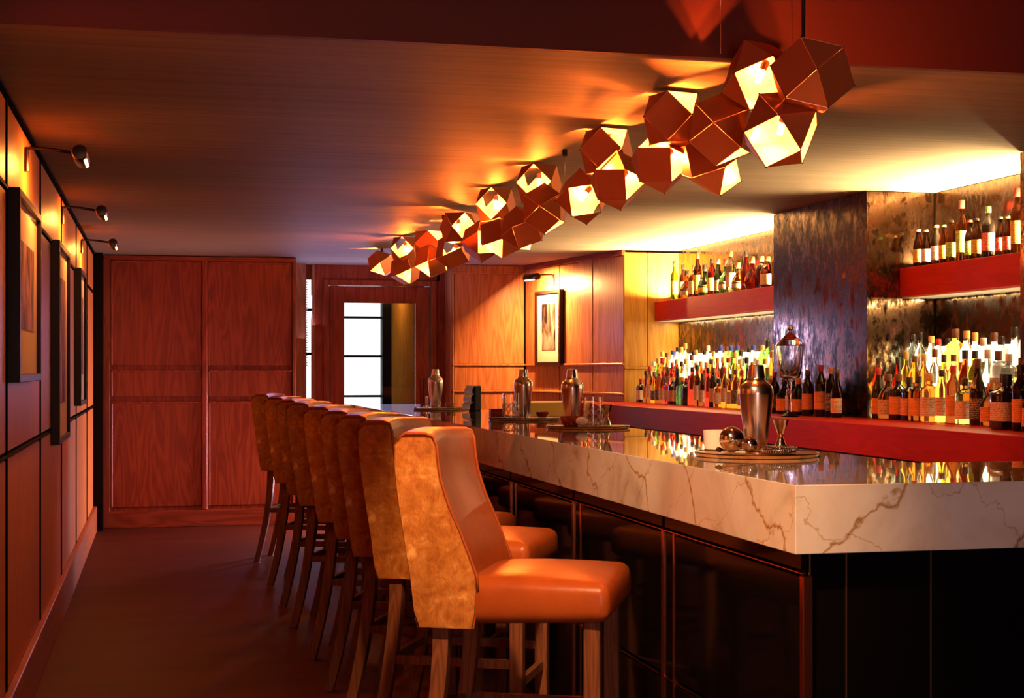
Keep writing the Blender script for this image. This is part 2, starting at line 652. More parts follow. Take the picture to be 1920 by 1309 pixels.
# left wall: backing with separate veneer panels and recessed joints
XW = -0.535
wl = struct(box('wall_left', XW - 0.09, XW - 0.03, -1.6, 13.22, 0, 2.9, M['dark_gap']))
ys = [-1.6 + 0.0, -0.52, 1.03, 2.58, 4.13, 5.68, 7.27, 8.83, 10.40, 11.97, 13.2]
zs = [0.0, 1.065, 2.04, ZC - 0.012]
g = 0.014
for i in range(len(ys) - 1):
    for j in range(3):
        box('panel', XW - 0.03, XW, ys[i] + g, ys[i + 1] - g, zs[j] + g, zs[j + 1] - g, M['wall_wood'], wl, 0.003)
# thin dark battens standing proud in the joints
for i in range(1, len(ys) - 1):
    box('batten', XW - 0.03, XW + 0.006, ys[i] - 0.008, ys[i] + 0.008, 0.215, ZC - 0.012, M['dark_gap'], wl)
for z in zs[1:3]:
    for i in range(len(ys) - 1):
        box('batten', XW - 0.03, XW + 0.006, ys[i] + 0.008, ys[i + 1] - 0.008, z - 0.005, z + 0.005, M['dark_gap'], wl)
struct(box('trim_2', XW - 0.014, XW + 0.012, 4.6, 13.22, ZC - 0.012, ZC, M['dark_gap']))
struct(box('baseboard_left', XW, XW + 0.03, -1.6, 13.2, 0, 0.215, M['base_wood'], None, 0.004))
# black post closing the left wall
struct(box('trim_3', XW - 0.09, XW + 0.075, 13.225, 13.42, 0, ZC, M['black']))

# closed rear wall behind the camera
wr = holder('wall_rear')
box('wall_section', -0.65, 4.6, -1.75, -1.6, 0, 2.9, M['fascia'], wr)

# right wall: mirrored bays between mirrored pillars
XM = 4.27
wrt = holder('wall_right')
box('backing', XM + 0.012, XM + 0.12, -1.6, 11.95, 0, 2.9, M['dark_gap'], wrt)
for y0, y1 in ((5.0, 6.13), (6.13, 6.78), (6.78, 7.3), (7.3, 7.64), (8.95, 9.7), (9.7, 10.5), (10.5, 11.3), (11.3, 11.92)):
    box('mirror_panel', XM, XM + 0.012, y0 + 0.002, y1 - 0.002, 1.1, ZC - 0.004, M['mirror'], wrt, 0.001)
for name, y0, y1 in (('pillar', 7.655, 8.95), ('pillar', 5.0, 6.13)):
    p = struct(box(name, 3.862, XM + 0.001, y0 + 0.012, y1 - 0.012, 0, ZC - 0.001, M['dark_gap']))
    mid = (y0 + y1) / 2
    box('mirror_panel', 3.85, 3.862, y0, y1, 1.1, ZC - 0.004, M['mirror'], p, 0.001)
    box('mirror_panel', 3.862, XM - 0.002, y0, y0 + 0.012, 1.1, ZC - 0.004, M['mirror'], p, 0.001)
    box('mirror_panel', 3.862, XM - 0.002, y1 - 0.012, y1, 1.1, ZC - 0.004, M['mirror'], p, 0.001)

# honey coloured end wall of the bar bay
wy = struct(box('wall_bay_end', 3.80, 4.4, 11.935, 12.1, 0, ZC, M['dark_gap']))
for j, (z0, z1) in enumerate(((0.9, 1.385), (1.40, 2.36))):
    box('panel', 3.79, 3.99, 11.92, 11.935, z0, z1, M['gold_wood'], wy, 0.002)
    box('panel', 3.995, XM, 11.92, 11.935, z0, z1, M['gold_wood'], wy, 0.002)
box('rail', 3.79, XM, 11.905, 11.935, 1.385, 1.40, M['gold_wood'], wy, 0.003)

# slanting picture wall, (3.44,13.95) to (3.787,11.92)
A = Vector((3.44, 13.95, 0))
B = Vector((3.787, 11.92, 0))
tv = (B - A)
LEN = tv.length
rz = math.atan2(tv.y, tv.x)
ws = holder('wall_picture', A, rz)      # local x runs along the wall towards the camera, local -y faces into the room
S = -1
box('backing', 0, LEN, 0.014, 0.12, 0, ZC, M['dark_gap'], ws)
splits = [0.0, 0.78, 1.47, LEN]
for k in range(3):
    a, b2 = splits[k] + 0.008, splits[k + 1] - 0.008
    for z0, z1 in ((0.0, 1.165), (1.185, 1.415), (1.435, 2.335)):
        box('panel', a, b2, 0.0, 0.014, z0, z1, M['panel_wood'], ws, 0.003)
for z in (1.175, 1.425):
    box('rail', 0, LEN, -0.016, 0.014, z - 0.010, z + 0.010, M['panel_wood'], ws, 0.004)
box('cornice', 0, LEN, -0.02, 0.014, 2.335, ZC, M['cab_wood_h'], ws, 0.004)

# panel wall beside the street door
wp = struct(box('wall_panel', 2.722, 3.5, 13.965, 14.25, 0, ZC, M['dark_gap']))
box('side_panel', 2.708, 2.722, 13.95, 14.25, 0, ZC - 0.002, M['panel_wood'], wp, 0.002)
for z0, z1 in ((0.0, 1.165), (1.185, 1.415), (1.435, 2.295)):
    box('panel', 2.745, 3.425, 13.95, 13.965, z0, z1, M['panel_wood'], wp, 0.003)
box('stile', 2.722, 2.74, 13.938, 13.965, 0, 2.3, M['panel_wood'], wp, 0.003)
for z in (1.175, 1.425, 2.305):
    box('rail', 2.722, 3.44, 13.932, 13.965, z - 0.010, z + 0.010, M['panel_wood'], wp, 0.004)
box('cornice', 2.722, 3.44, 13.93, 13.965, 2.315, ZC - 0.001, M['panel_wood'], wp, 0.004)

# door wall with the glazed street door, and the lobby behind it
DY = 14.25
wd_ = holder('wall_back')
box('wall_section', 1.451, 1.53, DY, DY + 0.15, 0, ZC, M['cab_wood'], wd_)
box('wall_section', 1.53, 2.66, DY, DY + 0.15, 2.24, ZC, M['cab_wood'], wd_)
box('wall_section', 2.63, 2.722, DY, DY + 0.15, 0, ZC - 0.003, M['cab_wood'], wd_)
box('wall_section', -0.65, 1.19, DY, DY + 0.15, 0, ZC, M['dark_gap'], wd_)
box('wall_section', 1.19, 1.355, DY - 0.10, DY + 0.05, 0, ZC, M['panel_wood'], wd_)
box('wall_section', 1.19, 1.451, DY + 0.06, DY + 0.15, 2.24, ZC, M['cab_wood'], wd_)
box('wall_section', 1.19, 1.451, DY + 0.06, DY + 0.15, 0, 0.35, M['cab_wood'], wd_)
dr = holder('door_1')
box('door_frame', 1.53, 1.585, DY - 0.02, DY + 0.1, 0, 2.24, M['cab_wood'], dr, 0.006)
box('door_frame', 2.575, 2.63, DY - 0.02, DY + 0.1, 0, 2.24, M['cab_wood'], dr, 0.006)
box('door_frame', 1.585, 2.575, DY - 0.02, DY + 0.1, 2.185, 2.24, M['cab_wood'], dr, 0.006)
box('door_stile', 1.59, 1.735, DY + 0.02, DY + 0.07, 0, 2.18, M['cab_wood'], dr, 0.004)
box('door_stile', 2.426, 2.57, DY + 0.02, DY + 0.07, 0, 2.18, M['cab_wood'], dr, 0.004)
box('door_rail', 1.735, 2.426, DY + 0.02, DY + 0.07, 2.02, 2.18, M['cab_wood'], dr, 0.004)
box('door_rail', 1.735, 2.426, DY + 0.02, DY + 0.07, 0, 0.30, M['cab_wood'], dr, 0.004)
box('glass_pane', 1.735, 2.426, DY + 0.04, DY + 0.046, 0.30, 2.02, M['pane'], dr)
box('door_handle', 2.49, 2.505, DY - 0.035, DY - 0.02, 0.95, 1.30, M['black_metal'], dr, 0.004)
# lobby: outer glazed door, post, wood lining
lb = holder('wall_lobby')
box('lobby_floor', 1.0, 3.0, 14.4, 16.2, -0.05, 0.001, M['floor'], lb)
box('lobby_ceiling', 1.0, 3.0, 14.45, 16.2, ZC, ZC + 0.1, M['fascia'], lb)
box('post', 2.35, 2.52, 15.95, 16.1, 0, ZC, M['black'], lb)
box('lining', 2.44, 2.54, 14.45, 15.9, 0, ZC, M['lobby_wood'], lb)
lamp('POINT', (2.15, 15.2, 2.25), 16, (1.0, 0.62, 0.25), radius=0.05, name='lobby_fill')  # added lamp to light the wood lining
box('lining', 1.15, 1.2, 14.4, 16.1, 0, ZC, M['cab_wood'], lb)
d2 = holder('door_2')
box('door_stile', 1.80, 1.88, 16.0, 16.06, 0, ZC, M['black'], d2)
for z in (0.66, 1.093, 1.523, 1.94, 2.3):
    box('muntin', 1.88, 2.36, 16.0, 16.05, z - 0.012, z + 0.012, M['black'], d2)
box('glass_pane', 1.88, 2.35, 16.02, 16.026, 0, ZC, M['pane'], d2)
# narrow side window with blind
wn = holder('window_1')
box('window_frame', 1.355, 1.375, DY + 0.03, DY + 0.09, 0.35, 2.24, M['panel_wood'], wn, 0.003)
box('window_frame', 1.425, 1.451, DY - 0.01, DY + 0.09, 0, ZC, M['panel_wood'], wn, 0.003)
box('glass_pane', 1.375, 1.425, DY + 0.06, DY + 0.066, 0.35, 2.24, M['pane'], wn)
for z in (1.95, 1.53):
    box('glazing_bar', 1.375, 1.425, DY + 0.04, DY + 0.09, z - 0.012, z + 0.012, M['black'], wn)
bl = box_me('slat', 1.36, 1.385, DY + 0.025, DY + 0.05, -0.004, 0.004, M['white'])
for k in range(34):
    link('slat', bl, wn, (0, 0, 1.42 + k * 0.024))

# built-in mahogany cupboard wall at the end of the aisle
cb = thing('built_in_cupboard', 'tall dark red mahogany cupboard with framed doors closing the end of the aisle', 'cupboard', (-0.46, 13.41, 0))
box('carcass', 0, 1.66, 0.03, 0.55, 0, 2.375, M['cab_wood'], cb)
box('skirting', 0, 1.66, -0.006, 0.03, 0, 0.145, M['cab_wood_h'], cb, 0.004)
cols = [(0.07, 0.835), (0.90, 1.62)]
rows = [(0.18, 1.09), (1.145, 1.365), (1.415, 2.32)]
for a, b2 in cols:
    for z0, z1 in rows:
        f = box('door' if z1 - z0 > .5 else 'drawer', a, b2, 0.012, 0.03, z0, z1, M['cab_wood'], cb, 0.004)
        for (fx0, fx1, fz0, fz1) in ((a, b2, z1 - 0.008, z1 + 0.012), (a - 0.012, a + 0.008, z0, z1)):
            box('bead', fx0, fx1, 0.0, 0.03, fz0, fz1, M['cab_wood'], f, 0.004)
box('stile', 0, 0.055, 0.0, 0.03, 0.145, 2.375, M['cab_wood'], cb, 0.003)
box('stile', 0.838, 0.885, -0.004, 0.03, 0.145, 2.375, M['cab_wood'], cb, 0.006)
box('stile', 1.63, 1.66, 0.0, 0.03, 0.145, 2.375, M['cab_wood'], cb, 0.003)
box('top_rail', 0, 1.66, -0.008, 0.03, 2.335, 2.375, M['cab_wood_h'], cb, 0.005)

# ---------------------------------------------------------------- bar
ZB = 1.10
bar = thing('bar_counter', 'long bar with white marble slab top and glossy black panelled front', 'bar', (1.50, 3.355, 0))


def loc_(x, y):
    return (x - 1.50, y - 3.355)


poly = [loc_(1.50, 3.355), loc_(3.3, 3.355), loc_(3.3, 4.08), loc_(2.21, 4.08), loc_(2.21, 11.98), loc_(1.50, 11.98)]
link('marble_top', prism_me('marble_top', poly, 0.932, ZB, M['marble'], 0.002), bar)
poly = [loc_(1.56, 3.42), loc_(3.25, 3.42), loc_(3.25, 4.0), loc_(2.12, 4.0), loc_(2.12, 11.92), loc_(1.56, 11.92)]
link('carcass', prism_me('carcass', poly, 0.0, 0.932, M['black']), bar)
# front panels along the stools
px = 1.54
y = 3.40
k = 0
while y < 11.8:
    y1 = min(y + 0.94, 11.9)
    (a0, b0), (a1, b1) = loc_(px, y + 0.01), loc_(px + 0.02, y1 - 0.01)
    box('front_panel', a0, a1, b0, b1, 0.43, 0.873, M['black_gloss'], bar, 0.004)
    box('front_panel', a0, a1, b0, b1, 0.06, 0.415, M['black_gloss'], bar, 0.004)
    (a0, b0), (a1, b1) = loc_(px, y + 0.01), loc_(px + 0.02, y + 1.03)
    box('frieze_panel', a0, a1, b0, b1, 0.885, 0.93, M['black_gloss'], bar, 0.003)
    if y1 < 11.8:
        (a0, b0), (a1, b1) = loc_(px - 0.004, y1 - 0.006), loc_(px + 0.02, y1 + 0.006)
        box('copper_trim', a0, a1, b0, b1, 0.06, 0.88, M['copper_trim'], bar, 0.002)
        (a0, b0), (a1, b1) = loc_(px - 0.004, y1 + 0.09), loc_(px + 0.02, y1 + 0.112)
        box('copper_trim', a0, a1, b0, b1, 0.06, 0.88, M['copper_trim'], bar, 0.002)
        (a0, b0), (a1, b1) = loc_(px + 0.002, y1 + 0.007), loc_(px + 0.02, y1 + 0.089)
        box('pilaster', a0, a1, b0, b1, 0.06, 0.873, M['black_gloss'], bar, 0.003)
    y += 1.04
(a0, b0), (a1, b1) = loc_(px - 0.003, 3.40), loc_(px + 0.02, 11.9)
for z in (0.879, 0.422):
    box('copper_bead', a0, a1, b0, b1, z - 0.0015, z + 0.0015, M['copper_trim'], bar)
(a0, b0), (a1, b1) = loc_(px - 0.006, 3.385), loc_(px + 0.02, 3.408)
box('corner_trim', a0, a1, b0, b1, 0.03, 0.875, M['copper_trim'], bar, 0.002)
# end panels facing the camera
xs = [1.545, 1.557, 1.654, 1.884, 2.30, 2.7, 3.2]
for k in range(len(xs) - 1):
    (a0, b0), (a1, b1) = loc_(xs[k] + 0.001, 3.40), loc_(xs[k + 1] - 0.001, 3.42)
    box('end_panel', a0, a1, b0, b1, 0.03, 0.93, M['black_gloss'], bar, 0.002)
    if k:
        (a0, b0), (a1, b1) = loc_(xs[k] - 0.002, 3.397), loc_(xs[k] + 0.002, 3.42)
        box('brass_line', a0, a1, b0, b1, 0.03, 0.93, M['brass'], bar)

# ---------------------------------------------------------------- back counter and shelves
bc = thing('back_counter', 'red lacquered back bar counter carrying the bottles', 'counter', (3.40, 5.0, 0))
ZK = 1.109
box('counter_slab', 0, 0.44, 0, 6.9, 0.955, ZK, M['red_wood'], bc, 0.003)
box('cabinet_body', 0.08, 0.44, 0.02, 6.9, 0.0, 0.955, M['black'], bc)
for y0, y1 in ((1.14, 2.64), (3.96, 6.9)):
    box('bay_slab', 0.44, 0.865, y0, y1, 0.955, ZK, M['red_wood'], bc)
box('return_slab', -0.42, 0.27, 6.91, 7.4, 0.955, ZK, M['olive'], bc, 0.003)
box('return_body', -0.38, 0.25, 6.95, 7.38, 0.0, 0.955, M['black'], bc)
for nm, y0, y1, lb_ in (('left', 8.952, 11.9, 'long red wood shelf in the bay beside the honey wood wall'),
                        ('right', 6.14, 7.653, 'short red wood shelf in the bay right of the mirrored pillar')):
    sh = thing('wall_shelf', lb_, 'shelf', (4.05, y0, 1.783), 0, 'floating shelves of the back bar')
    box('shelf_board', 0, 0.217, 0, y1 - y0, 0.004, 0.164, M['red_wood'], sh, 0.003)
    box('underside', 0.01, 0.21, 0.01, y1 - y0 - 0.01, -0.004, 0.004, M['mat'], sh)
    # backlit step behind the counter bottles
    st = thing('backlit_step', 'glowing opal display step behind the counter bottles in the %s bay' % nm, 'display step', (4.03, y0 + 0.01, ZK), 0, 'backlit display steps')
    Ly = y1 - y0 - 0.03
    box('step_body', 0, 0.16, 0, Ly, 0.001, 0.150, M['white'], st)
    box('low_step', -0.086, -0.007, 0, Ly, 0.001, 0.066, M['white'], st)
    box('low_opal_front', -0.092, -0.086, 0, Ly, 0.004, 0.066, M['backlight'], st)
    box('opal_front', -0.006, 0.0, 0, Ly, 0.004, 0.150, M['backlight'], st)
    box('opal_back', 0.20, 0.21, 0, Ly, 0.002, 0.40, M['backlight'], st)
    box('opal_top', 0.0, 0.198, 0, Ly, 0.150, 0.156, M['backlight'], st)

# ---------------------------------------------------------------- bottles
GL = {}
for nm, col in (('clear', (0.97, 0.95, 0.88)), ('amber', (0.50, 0.13, 0.012)), ('brown', (0.14, 0.03, 0.006)), ('green', (0.14, 0.38, 0.05)),
                ('dark green', (0.03, 0.09, 0.025)), ('red', (0.42, 0.02, 0.01)), ('golden', (0.95, 0.62, 0.08)), ('blue', (0.45, 0.70, 0.90)), ('olive', (0.40, 0.38, 0.10))):
    GL[nm] = simple(nm + ' bottle glass', col, 0.03, 0, 1.0, 1.40)
GL['black'] = simple('black bottle glass', (0.010, 0.007, 0.006), 0.08)
GL['frosted'] = simple('frosted bottle glass', (0.98, 0.96, 0.92), 0.45, 0, 0.9, 1.3)
LB = {}
for i, (nm, base, ink) in enumerate((('cream', (0.72, 0.52, 0.30), (0.15, 0.08, 0.04)), ('orange', (0.75, 0.30, 0.07), (0.20, 0.06, 0.02)),
                                     ('white', (0.80, 0.76, 0.70), (0.12, 0.12, 0.18)), ('red', (0.60, 0.04, 0.02), (0.85, 0.7, 0.5)),
                                     ('black', (0.012, 0.012, 0.012), (0.7, 0.6, 0.4)), ('green', (0.22, 0.42, 0.06), (0.9, 0.85, 0.2)),
                                     ('yellow', (0.80, 0.55, 0.06), (0.35, 0.08, 0.02)))):
    LB[nm] = print_mat(nm + ' paper label', base, ink, i * 3.7)
CP = {}
for nm, col in (('black', (0.012, 0.010, 0.010)), ('red', (0.45, 0.03, 0.02)), ('gold', (0.60, 0.38, 0.10)), ('white', (0.75, 0.72, 0.68)),
                ('blue', (0.03, 0.05, 0.30)), ('green', (0.10, 0.30, 0.05)), ('orange', (0.60, 0.22, 0.04)), ('brown', (0.12, 0.045, 0.02))):
    CP[nm] = simple(nm + ' bottle cap', col, 0.4)

# kind: (profile of glass, cap (r,z0,z1), label (z0,z1), section power)
SH = {
    'tall': ([(0.030, 0.0), (0.036, 0.004), (0.037, 0.01), (0.037, 0.185), (0.034, 0.205), (0.018, 0.232), (0.0145, 0.25), (0.014, 0.285)], (0.0165, 0.262, 0.300), (0.04, 0.145), None),
    'sloped': ([(0.031, 0.0), (0.038, 0.004), (0.0385, 0.012), (0.038, 0.15), (0.033, 0.18), (0.022, 0.215), (0.0155, 0.25), (0.014, 0.295)], (0.0165, 0.265, 0.312), (0.03, 0.125), None),
    'square': ([(0.036, 0.0), (0.042, 0.004), (0.043, 0.012), (0.043, 0.15), (0.040, 0.165), (0.020, 0.182), (0.0155, 0.19), (0.0155, 0.225)], (0.019, 0.205, 0.245), (0.03, 0.125), 5),
    'slab': ([(0.052, 0.0), (0.060, 0.005), (0.061, 0.015), (0.061, 0.155), (0.057, 0.168), (0.022, 0.182), (0.017, 0.19), (0.017, 0.215)], (0.022, 0.198, 0.250), (0.04, 0.125), 7),
    'flask': ([(0.040, 0.0), (0.050, 0.005), (0.052, 0.02), (0.050, 0.12), (0.040, 0.15), (0.021, 0.172), (0.016, 0.19), (0.0155, 0.22)], (0.020, 0.202, 0.240), (0.025, 0.105), 3.2),
    'round': ([(0.035, 0.0), (0.048, 0.006), (0.056, 0.035), (0.056, 0.075), (0.044, 0.115), (0.022, 0.145), (0.0155, 0.165), (0.0155, 0.215)], (0.020, 0.195, 0.245), (0.03, 0.085), None),
    'slim': ([(0.026, 0.0), (0.030, 0.004), (0.031, 0.012), (0.031, 0.20), (0.028, 0.222), (0.016, 0.245), (0.013, 0.26), (0.013, 0.315)], (0.0155, 0.285, 0.330), (0.05, 0.165), None),
    'straight': ([(0.036, 0.0), (0.041, 0.004), (0.042, 0.012), (0.042, 0.215), (0.038, 0.232), (0.018, 0.245), (0.0155, 0.25), (0.0155, 0.285)], (0.0185, 0.258, 0.305), (0.06, 0.17), None),
    'beer': ([(0.026, 0.0), (0.030, 0.003), (0.0305, 0.01), (0.0305, 0.125), (0.027, 0.148), (0.016, 0.185), (0.0125, 0.205), (0.0125, 0.226)], (0.0145, 0.219, 0.232), (0.03, 0.11), None),
}
mesh_cache = {}


def glass_mesh(kind, glass):
    key = (kind, glass)
    if key not in mesh_cache:
        prof, cap, lab, pw = SH[kind]
        mesh_cache[key] = lathe_me('bottle_' + kind, prof, GL[glass], 20, pw)
    return mesh_cache[key]


def cap_mesh(kind, capc):
    key = ('cap', kind, capc)
    if key not in mesh_cache:
        r, z0, z1 = SH[kind][1]
        mesh_cache[key] = lathe_me('cap', [(r * .96, z0), (r, z0 + .002), (r, z1 - .003), (r * .9, z1)], CP[capc], 14)
    return mesh_cache[key]


def label_mesh(kind, lab):
    key = ('label', kind, lab)
    if key not in mesh_cache:
        prof, cap, (z0, z1), pw = SH[kind]
        verts, faces = [], []
        n = 12

        def rad(z):
            for (r0, a), (r1, b2) in zip(prof, prof[1:]):
                if a <= z <= b2 and b2 > a:
                    return r0 + (r1 - r0) * (z - a) / (b2 - a)
            return prof[0][0]
        a0, a1 = R(225 - 78), R(225 + 78)
        for off in (0.0009, 0.0002):
            for z in (z0, (z0 + z1) / 2, z1):
                for k in range(n + 1):
                    a = a0 + (a1 - a0) * k / n
                    c, s = math.cos(a), math.sin(a)
                    q = (abs(c) ** pw + abs(s) ** pw) ** (-1 / pw) if pw else 1.0
                    r = rad(z) * q + off
                    verts.append((r * c, r * s, z))
        N = n + 1
        for j in range(2):
            for k in range(n):
                a = j * N + k
                faces.append((a, a + 1, a + N + 1, a + N))
        mesh_cache[key] = mesh_from('label', verts[:3 * N], faces, LB[lab], smooth=True)
    return mesh_cache[key]


ORD = ('first second third fourth fifth sixth seventh eighth ninth tenth eleventh twelfth thirteenth fourteenth fifteenth sixteenth '
       'seventeenth eighteenth nineteenth twentieth twenty-first twenty-second twenty-third twenty-fourth twenty-fifth twenty-sixth '
       'twenty-seventh twenty-eighth twenty-ninth thirtieth thirty-first thirty-second thirty-third thirty-fourth thirty-fifth thirty-sixth').split()


def bottle(kind, glass, lab, capc, x, y, z, where, group, sc_=1.0):
    txt = glass + ' bottle'
    txt += (', %s label' % lab if lab else '') + ', %s cap, ' % capc + where
    b = thing('bottle', txt, 'bottle', (x, y, z), rnd.uniform(-0.35, 0.35), group)
    b.scale = (sc_, sc_, sc_)
    link('glass_body', glass_mesh(kind, glass), b)
    if lab:
        link('paper_label', label_mesh(kind, lab), b)
    link('cap', cap_mesh(kind, capc), b)
    return b


def row(y_from, y_to, x, z, n, kinds, glasses, labels, caps, ends, rowname, group, smin=0.94, smax=1.06, jx=0.015):
    step = (y_to - y_from) / max(1, n - 1)
    for i in range(n):
        bottle(rnd.choice(kinds), rnd.choice(glasses), rnd.choice(labels), rnd.choice(caps), x + rnd.uniform(-jx, jx), y_from + step * i + rnd.uniform(-0.006, 0.006), z,
               '%s from %s, %s' % (ORD[i], ends, rowname), group, rnd.uniform(smin, smax))


DARKG = ['amber', 'brown', 'black', 'brown', 'red', 'dark green', 'amber', 'black', 'olive']
LIGHTG = ['clear', 'clear', 'frosted', 'frosted', 'golden', 'clear', 'frosted']
# left bay, counter front row; back row on the step; upper shelf
row(11.75, 9.02, 3.884, ZK, 26, ['tall', 'sloped', 'square', 'tall', 'slim'], DARKG, ['orange', 'cream', 'orange', 'cream', 'black', None], ['black', 'brown', 'orange', 'black', 'gold', 'red'],
    'honey wall', 'counter front row, left bay', 'bottles in the front row of the left bay', 0.78, 0.98, 0.003)
row(11.70, 9.06, 3.977, ZK + 0.067, 25, ['tall', 'sloped', 'slim', 'tall', 'straight'], ['amber', 'clear', 'golden', 'brown', 'clear', 'green', 'frosted', 'red'], ['white', 'cream', 'orange', None, 'cream', 'yellow'], ['black', 'gold', 'white', 'brown', 'orange', 'red'],
    'honey wall', 'low step, left bay', 'bottles on the low step of the left bay', 0.84, 1.0, 0.004)
row(11.78, 9.02, 4.085, ZK + 0.157, 25, ['tall', 'straight', 'sloped', 'slim', 'tall'], ['clear', 'frosted', 'clear', 'golden', 'amber', 'clear', 'green'], ['white', 'cream', 'white', None, None, 'yellow'], ['black', 'gold', 'white', 'black', 'blue', 'brown'],
    'honey wall', 'lit step, left bay', 'bottles on the lit step of the left bay', 0.8, 1.0)
row(11.6, 9.02, 4.13, 1.947, 20, ['sloped', 'tall', 'square', 'round', 'flask', 'slim'], ['amber', 'red', 'brown', 'clear', 'green', 'golden', 'dark green'], ['white', 'cream', 'yellow', 'cream', None], ['black', 'gold', 'orange', 'black', 'white', 'red'],
    'honey wall', 'upper shelf, left bay', 'bottles on the left bay shelf', 0.86, 1.08)
# in front of the pillar
row(8.85, 7.75, 3.72, ZK, 10, ['sloped', 'tall', 'square', 'flask', 'tall'], ['black', 'brown', 'dark green', 'black', 'brown'], ['cream', 'orange', 'orange', 'black'], ['brown', 'black', 'red', 'orange'],
    'left bay', 'row before the pillar', 'bottles in front of the mirrored pillar', 0.85, 1.0, 0.02)
# right bay
row(7.54, 6.22, 3.977, ZK + 0.067, 14, ['tall', 'straight', 'sloped', 'slim'], ['golden', 'clear', 'amber', 'clear', 'frosted', 'red'], ['cream', 'white', None, 'orange', 'red', 'green'], ['black', 'white', 'brown', 'gold', 'red'],
    'pillar', 'low step, right bay', 'bottles on the low step of the right bay', 0.84, 1.0, 0.004)
row(7.57, 6.2, 3.878, ZK, 13, ['square', 'tall', 'square', 'flask', 'tall', 'sloped'], ['brown', 'black', 'amber', 'brown', 'red', 'golden', 'black', 'olive'], ['orange', 'cream', 'orange', 'cream', 'cream', 'black'], ['black', 'brown', 'red', 'black', 'gold'],
    'pillar', 'counter front row, right bay', 'bottles in the front row of the right bay', 0.86, 1.04, 0.003)
row(7.56, 6.2, 4.085, ZK + 0.157, 16, ['straight', 'tall', 'slim', 'straight', 'sloped', 'tall'], ['clear', 'frosted', 'clear', 'frosted', 'golden', 'clear', 'blue'], ['white', None, None, 'cream', 'red', 'green', 'yellow'], ['black', 'blue', 'white', 'brown', 'black', 'red', 'gold'],
    'pillar', 'lit step, right bay', 'bottles on the lit step of the right bay', 0.9, 1.08)
row(7.56, 6.2, 4.11, 1.947, 16, ['beer', 'beer', 'tall', 'beer', 'slim'], ['brown', 'brown', 'amber', 'dark green', 'black', 'brown'], ['white', 'red', 'green', 'orange', 'yellow', 'white', 'red'], ['black', 'white', 'gold', 'green', 'red'],
    'pillar', 'upper shelf, right bay', 'bottles on the right bay shelf', 0.84, 1.04)
bottle('slab', 'black', 'cream', 'black', 3.72, 6.03, ZK, 'largest square bottle by second pillar', 'bottles in front of the second pillar')
row(5.88, 5.4, 3.70, ZK, 5, ['square', 'flask', 'tall'], ['black', 'dark green', 'brown'], ['cream', 'orange'], ['black', 'brown'],
    'right bay', 'counter by second pillar', 'bottles in front of the second pillar', 0.95, 1.05)

# footed glass jar with lid standing before the pillar
jar = thing('footed_jar', 'tall footed cut glass jar with knobbed lid among the bottles before the pillar', 'jar', (3.52, 7.95, ZK))
link('foot', lathe_me('foot', [(0.050, 0.0), (0.052, 0.006), (0.030, 0.018), (0.010, 0.03), (0.009, 0.12), (0.013, 0.13), (0.009, 0.14), (0.012, 0.20), (0.03, 0.215)], M['glass'], 20), jar)
link('bowl', lathe_me('bowl', [(0.03, 0.2155), (0.055, 0.225), (0.066, 0.26), (0.072, 0.34), (0.076, 0.405), (0.073, 0.405), (0.068, 0.34), (0.061, 0.262), (0.045, 0.232), (0.01, 0.226)], M['glass'], 24), jar)
lid = link('lid', lathe_me('lid', [(0.080, 0.406), (0.081, 0.412), (0.066, 0.428), (0.040, 0.455), (0.022, 0.475), (0.010, 0.482), (0.008, 0.490)], M['glass'], 24), jar)
link('knob', lathe_me('knob', [(0.006, 0.4905), (0.015, 0.500), (0.017, 0.510), (0.012, 0.522), (0.004, 0.527)], M['silver'], 14), lid)

# ---------------------------------------------------------------- bar stools
# side profile: height -> rear x, front x (stool faces +x, seat centre at 0)
PR = [(0.655, -0.228, -0.075), (0.70, -0.24, -0.068), (0.76, -0.247, -0.064), (0.80, -0.252, -0.066), (0.86, -0.262, -0.088), (0.92, -0.272, -0.112), (1.0, -0.285, -0.148), (1.07, -0.294, -0.170),
      (1.12, -0.298, -0.178), (1.165, -0.300, -0.182), (1.19, -0.296, -0.188), (1.20, -0.285, -0.200)]
HW = 0.235


def grid_mesh(name, rows_, m):
    n = len(rows_[0])
    verts = [v for r_ in rows_ for v in r_]
    faces = []
    for i in range(len(rows_) - 1):
        for k in range(n - 1):
            a = i * n + k
            faces.append((a, a + 1, a + n + 1, a + n))
    return verts, faces


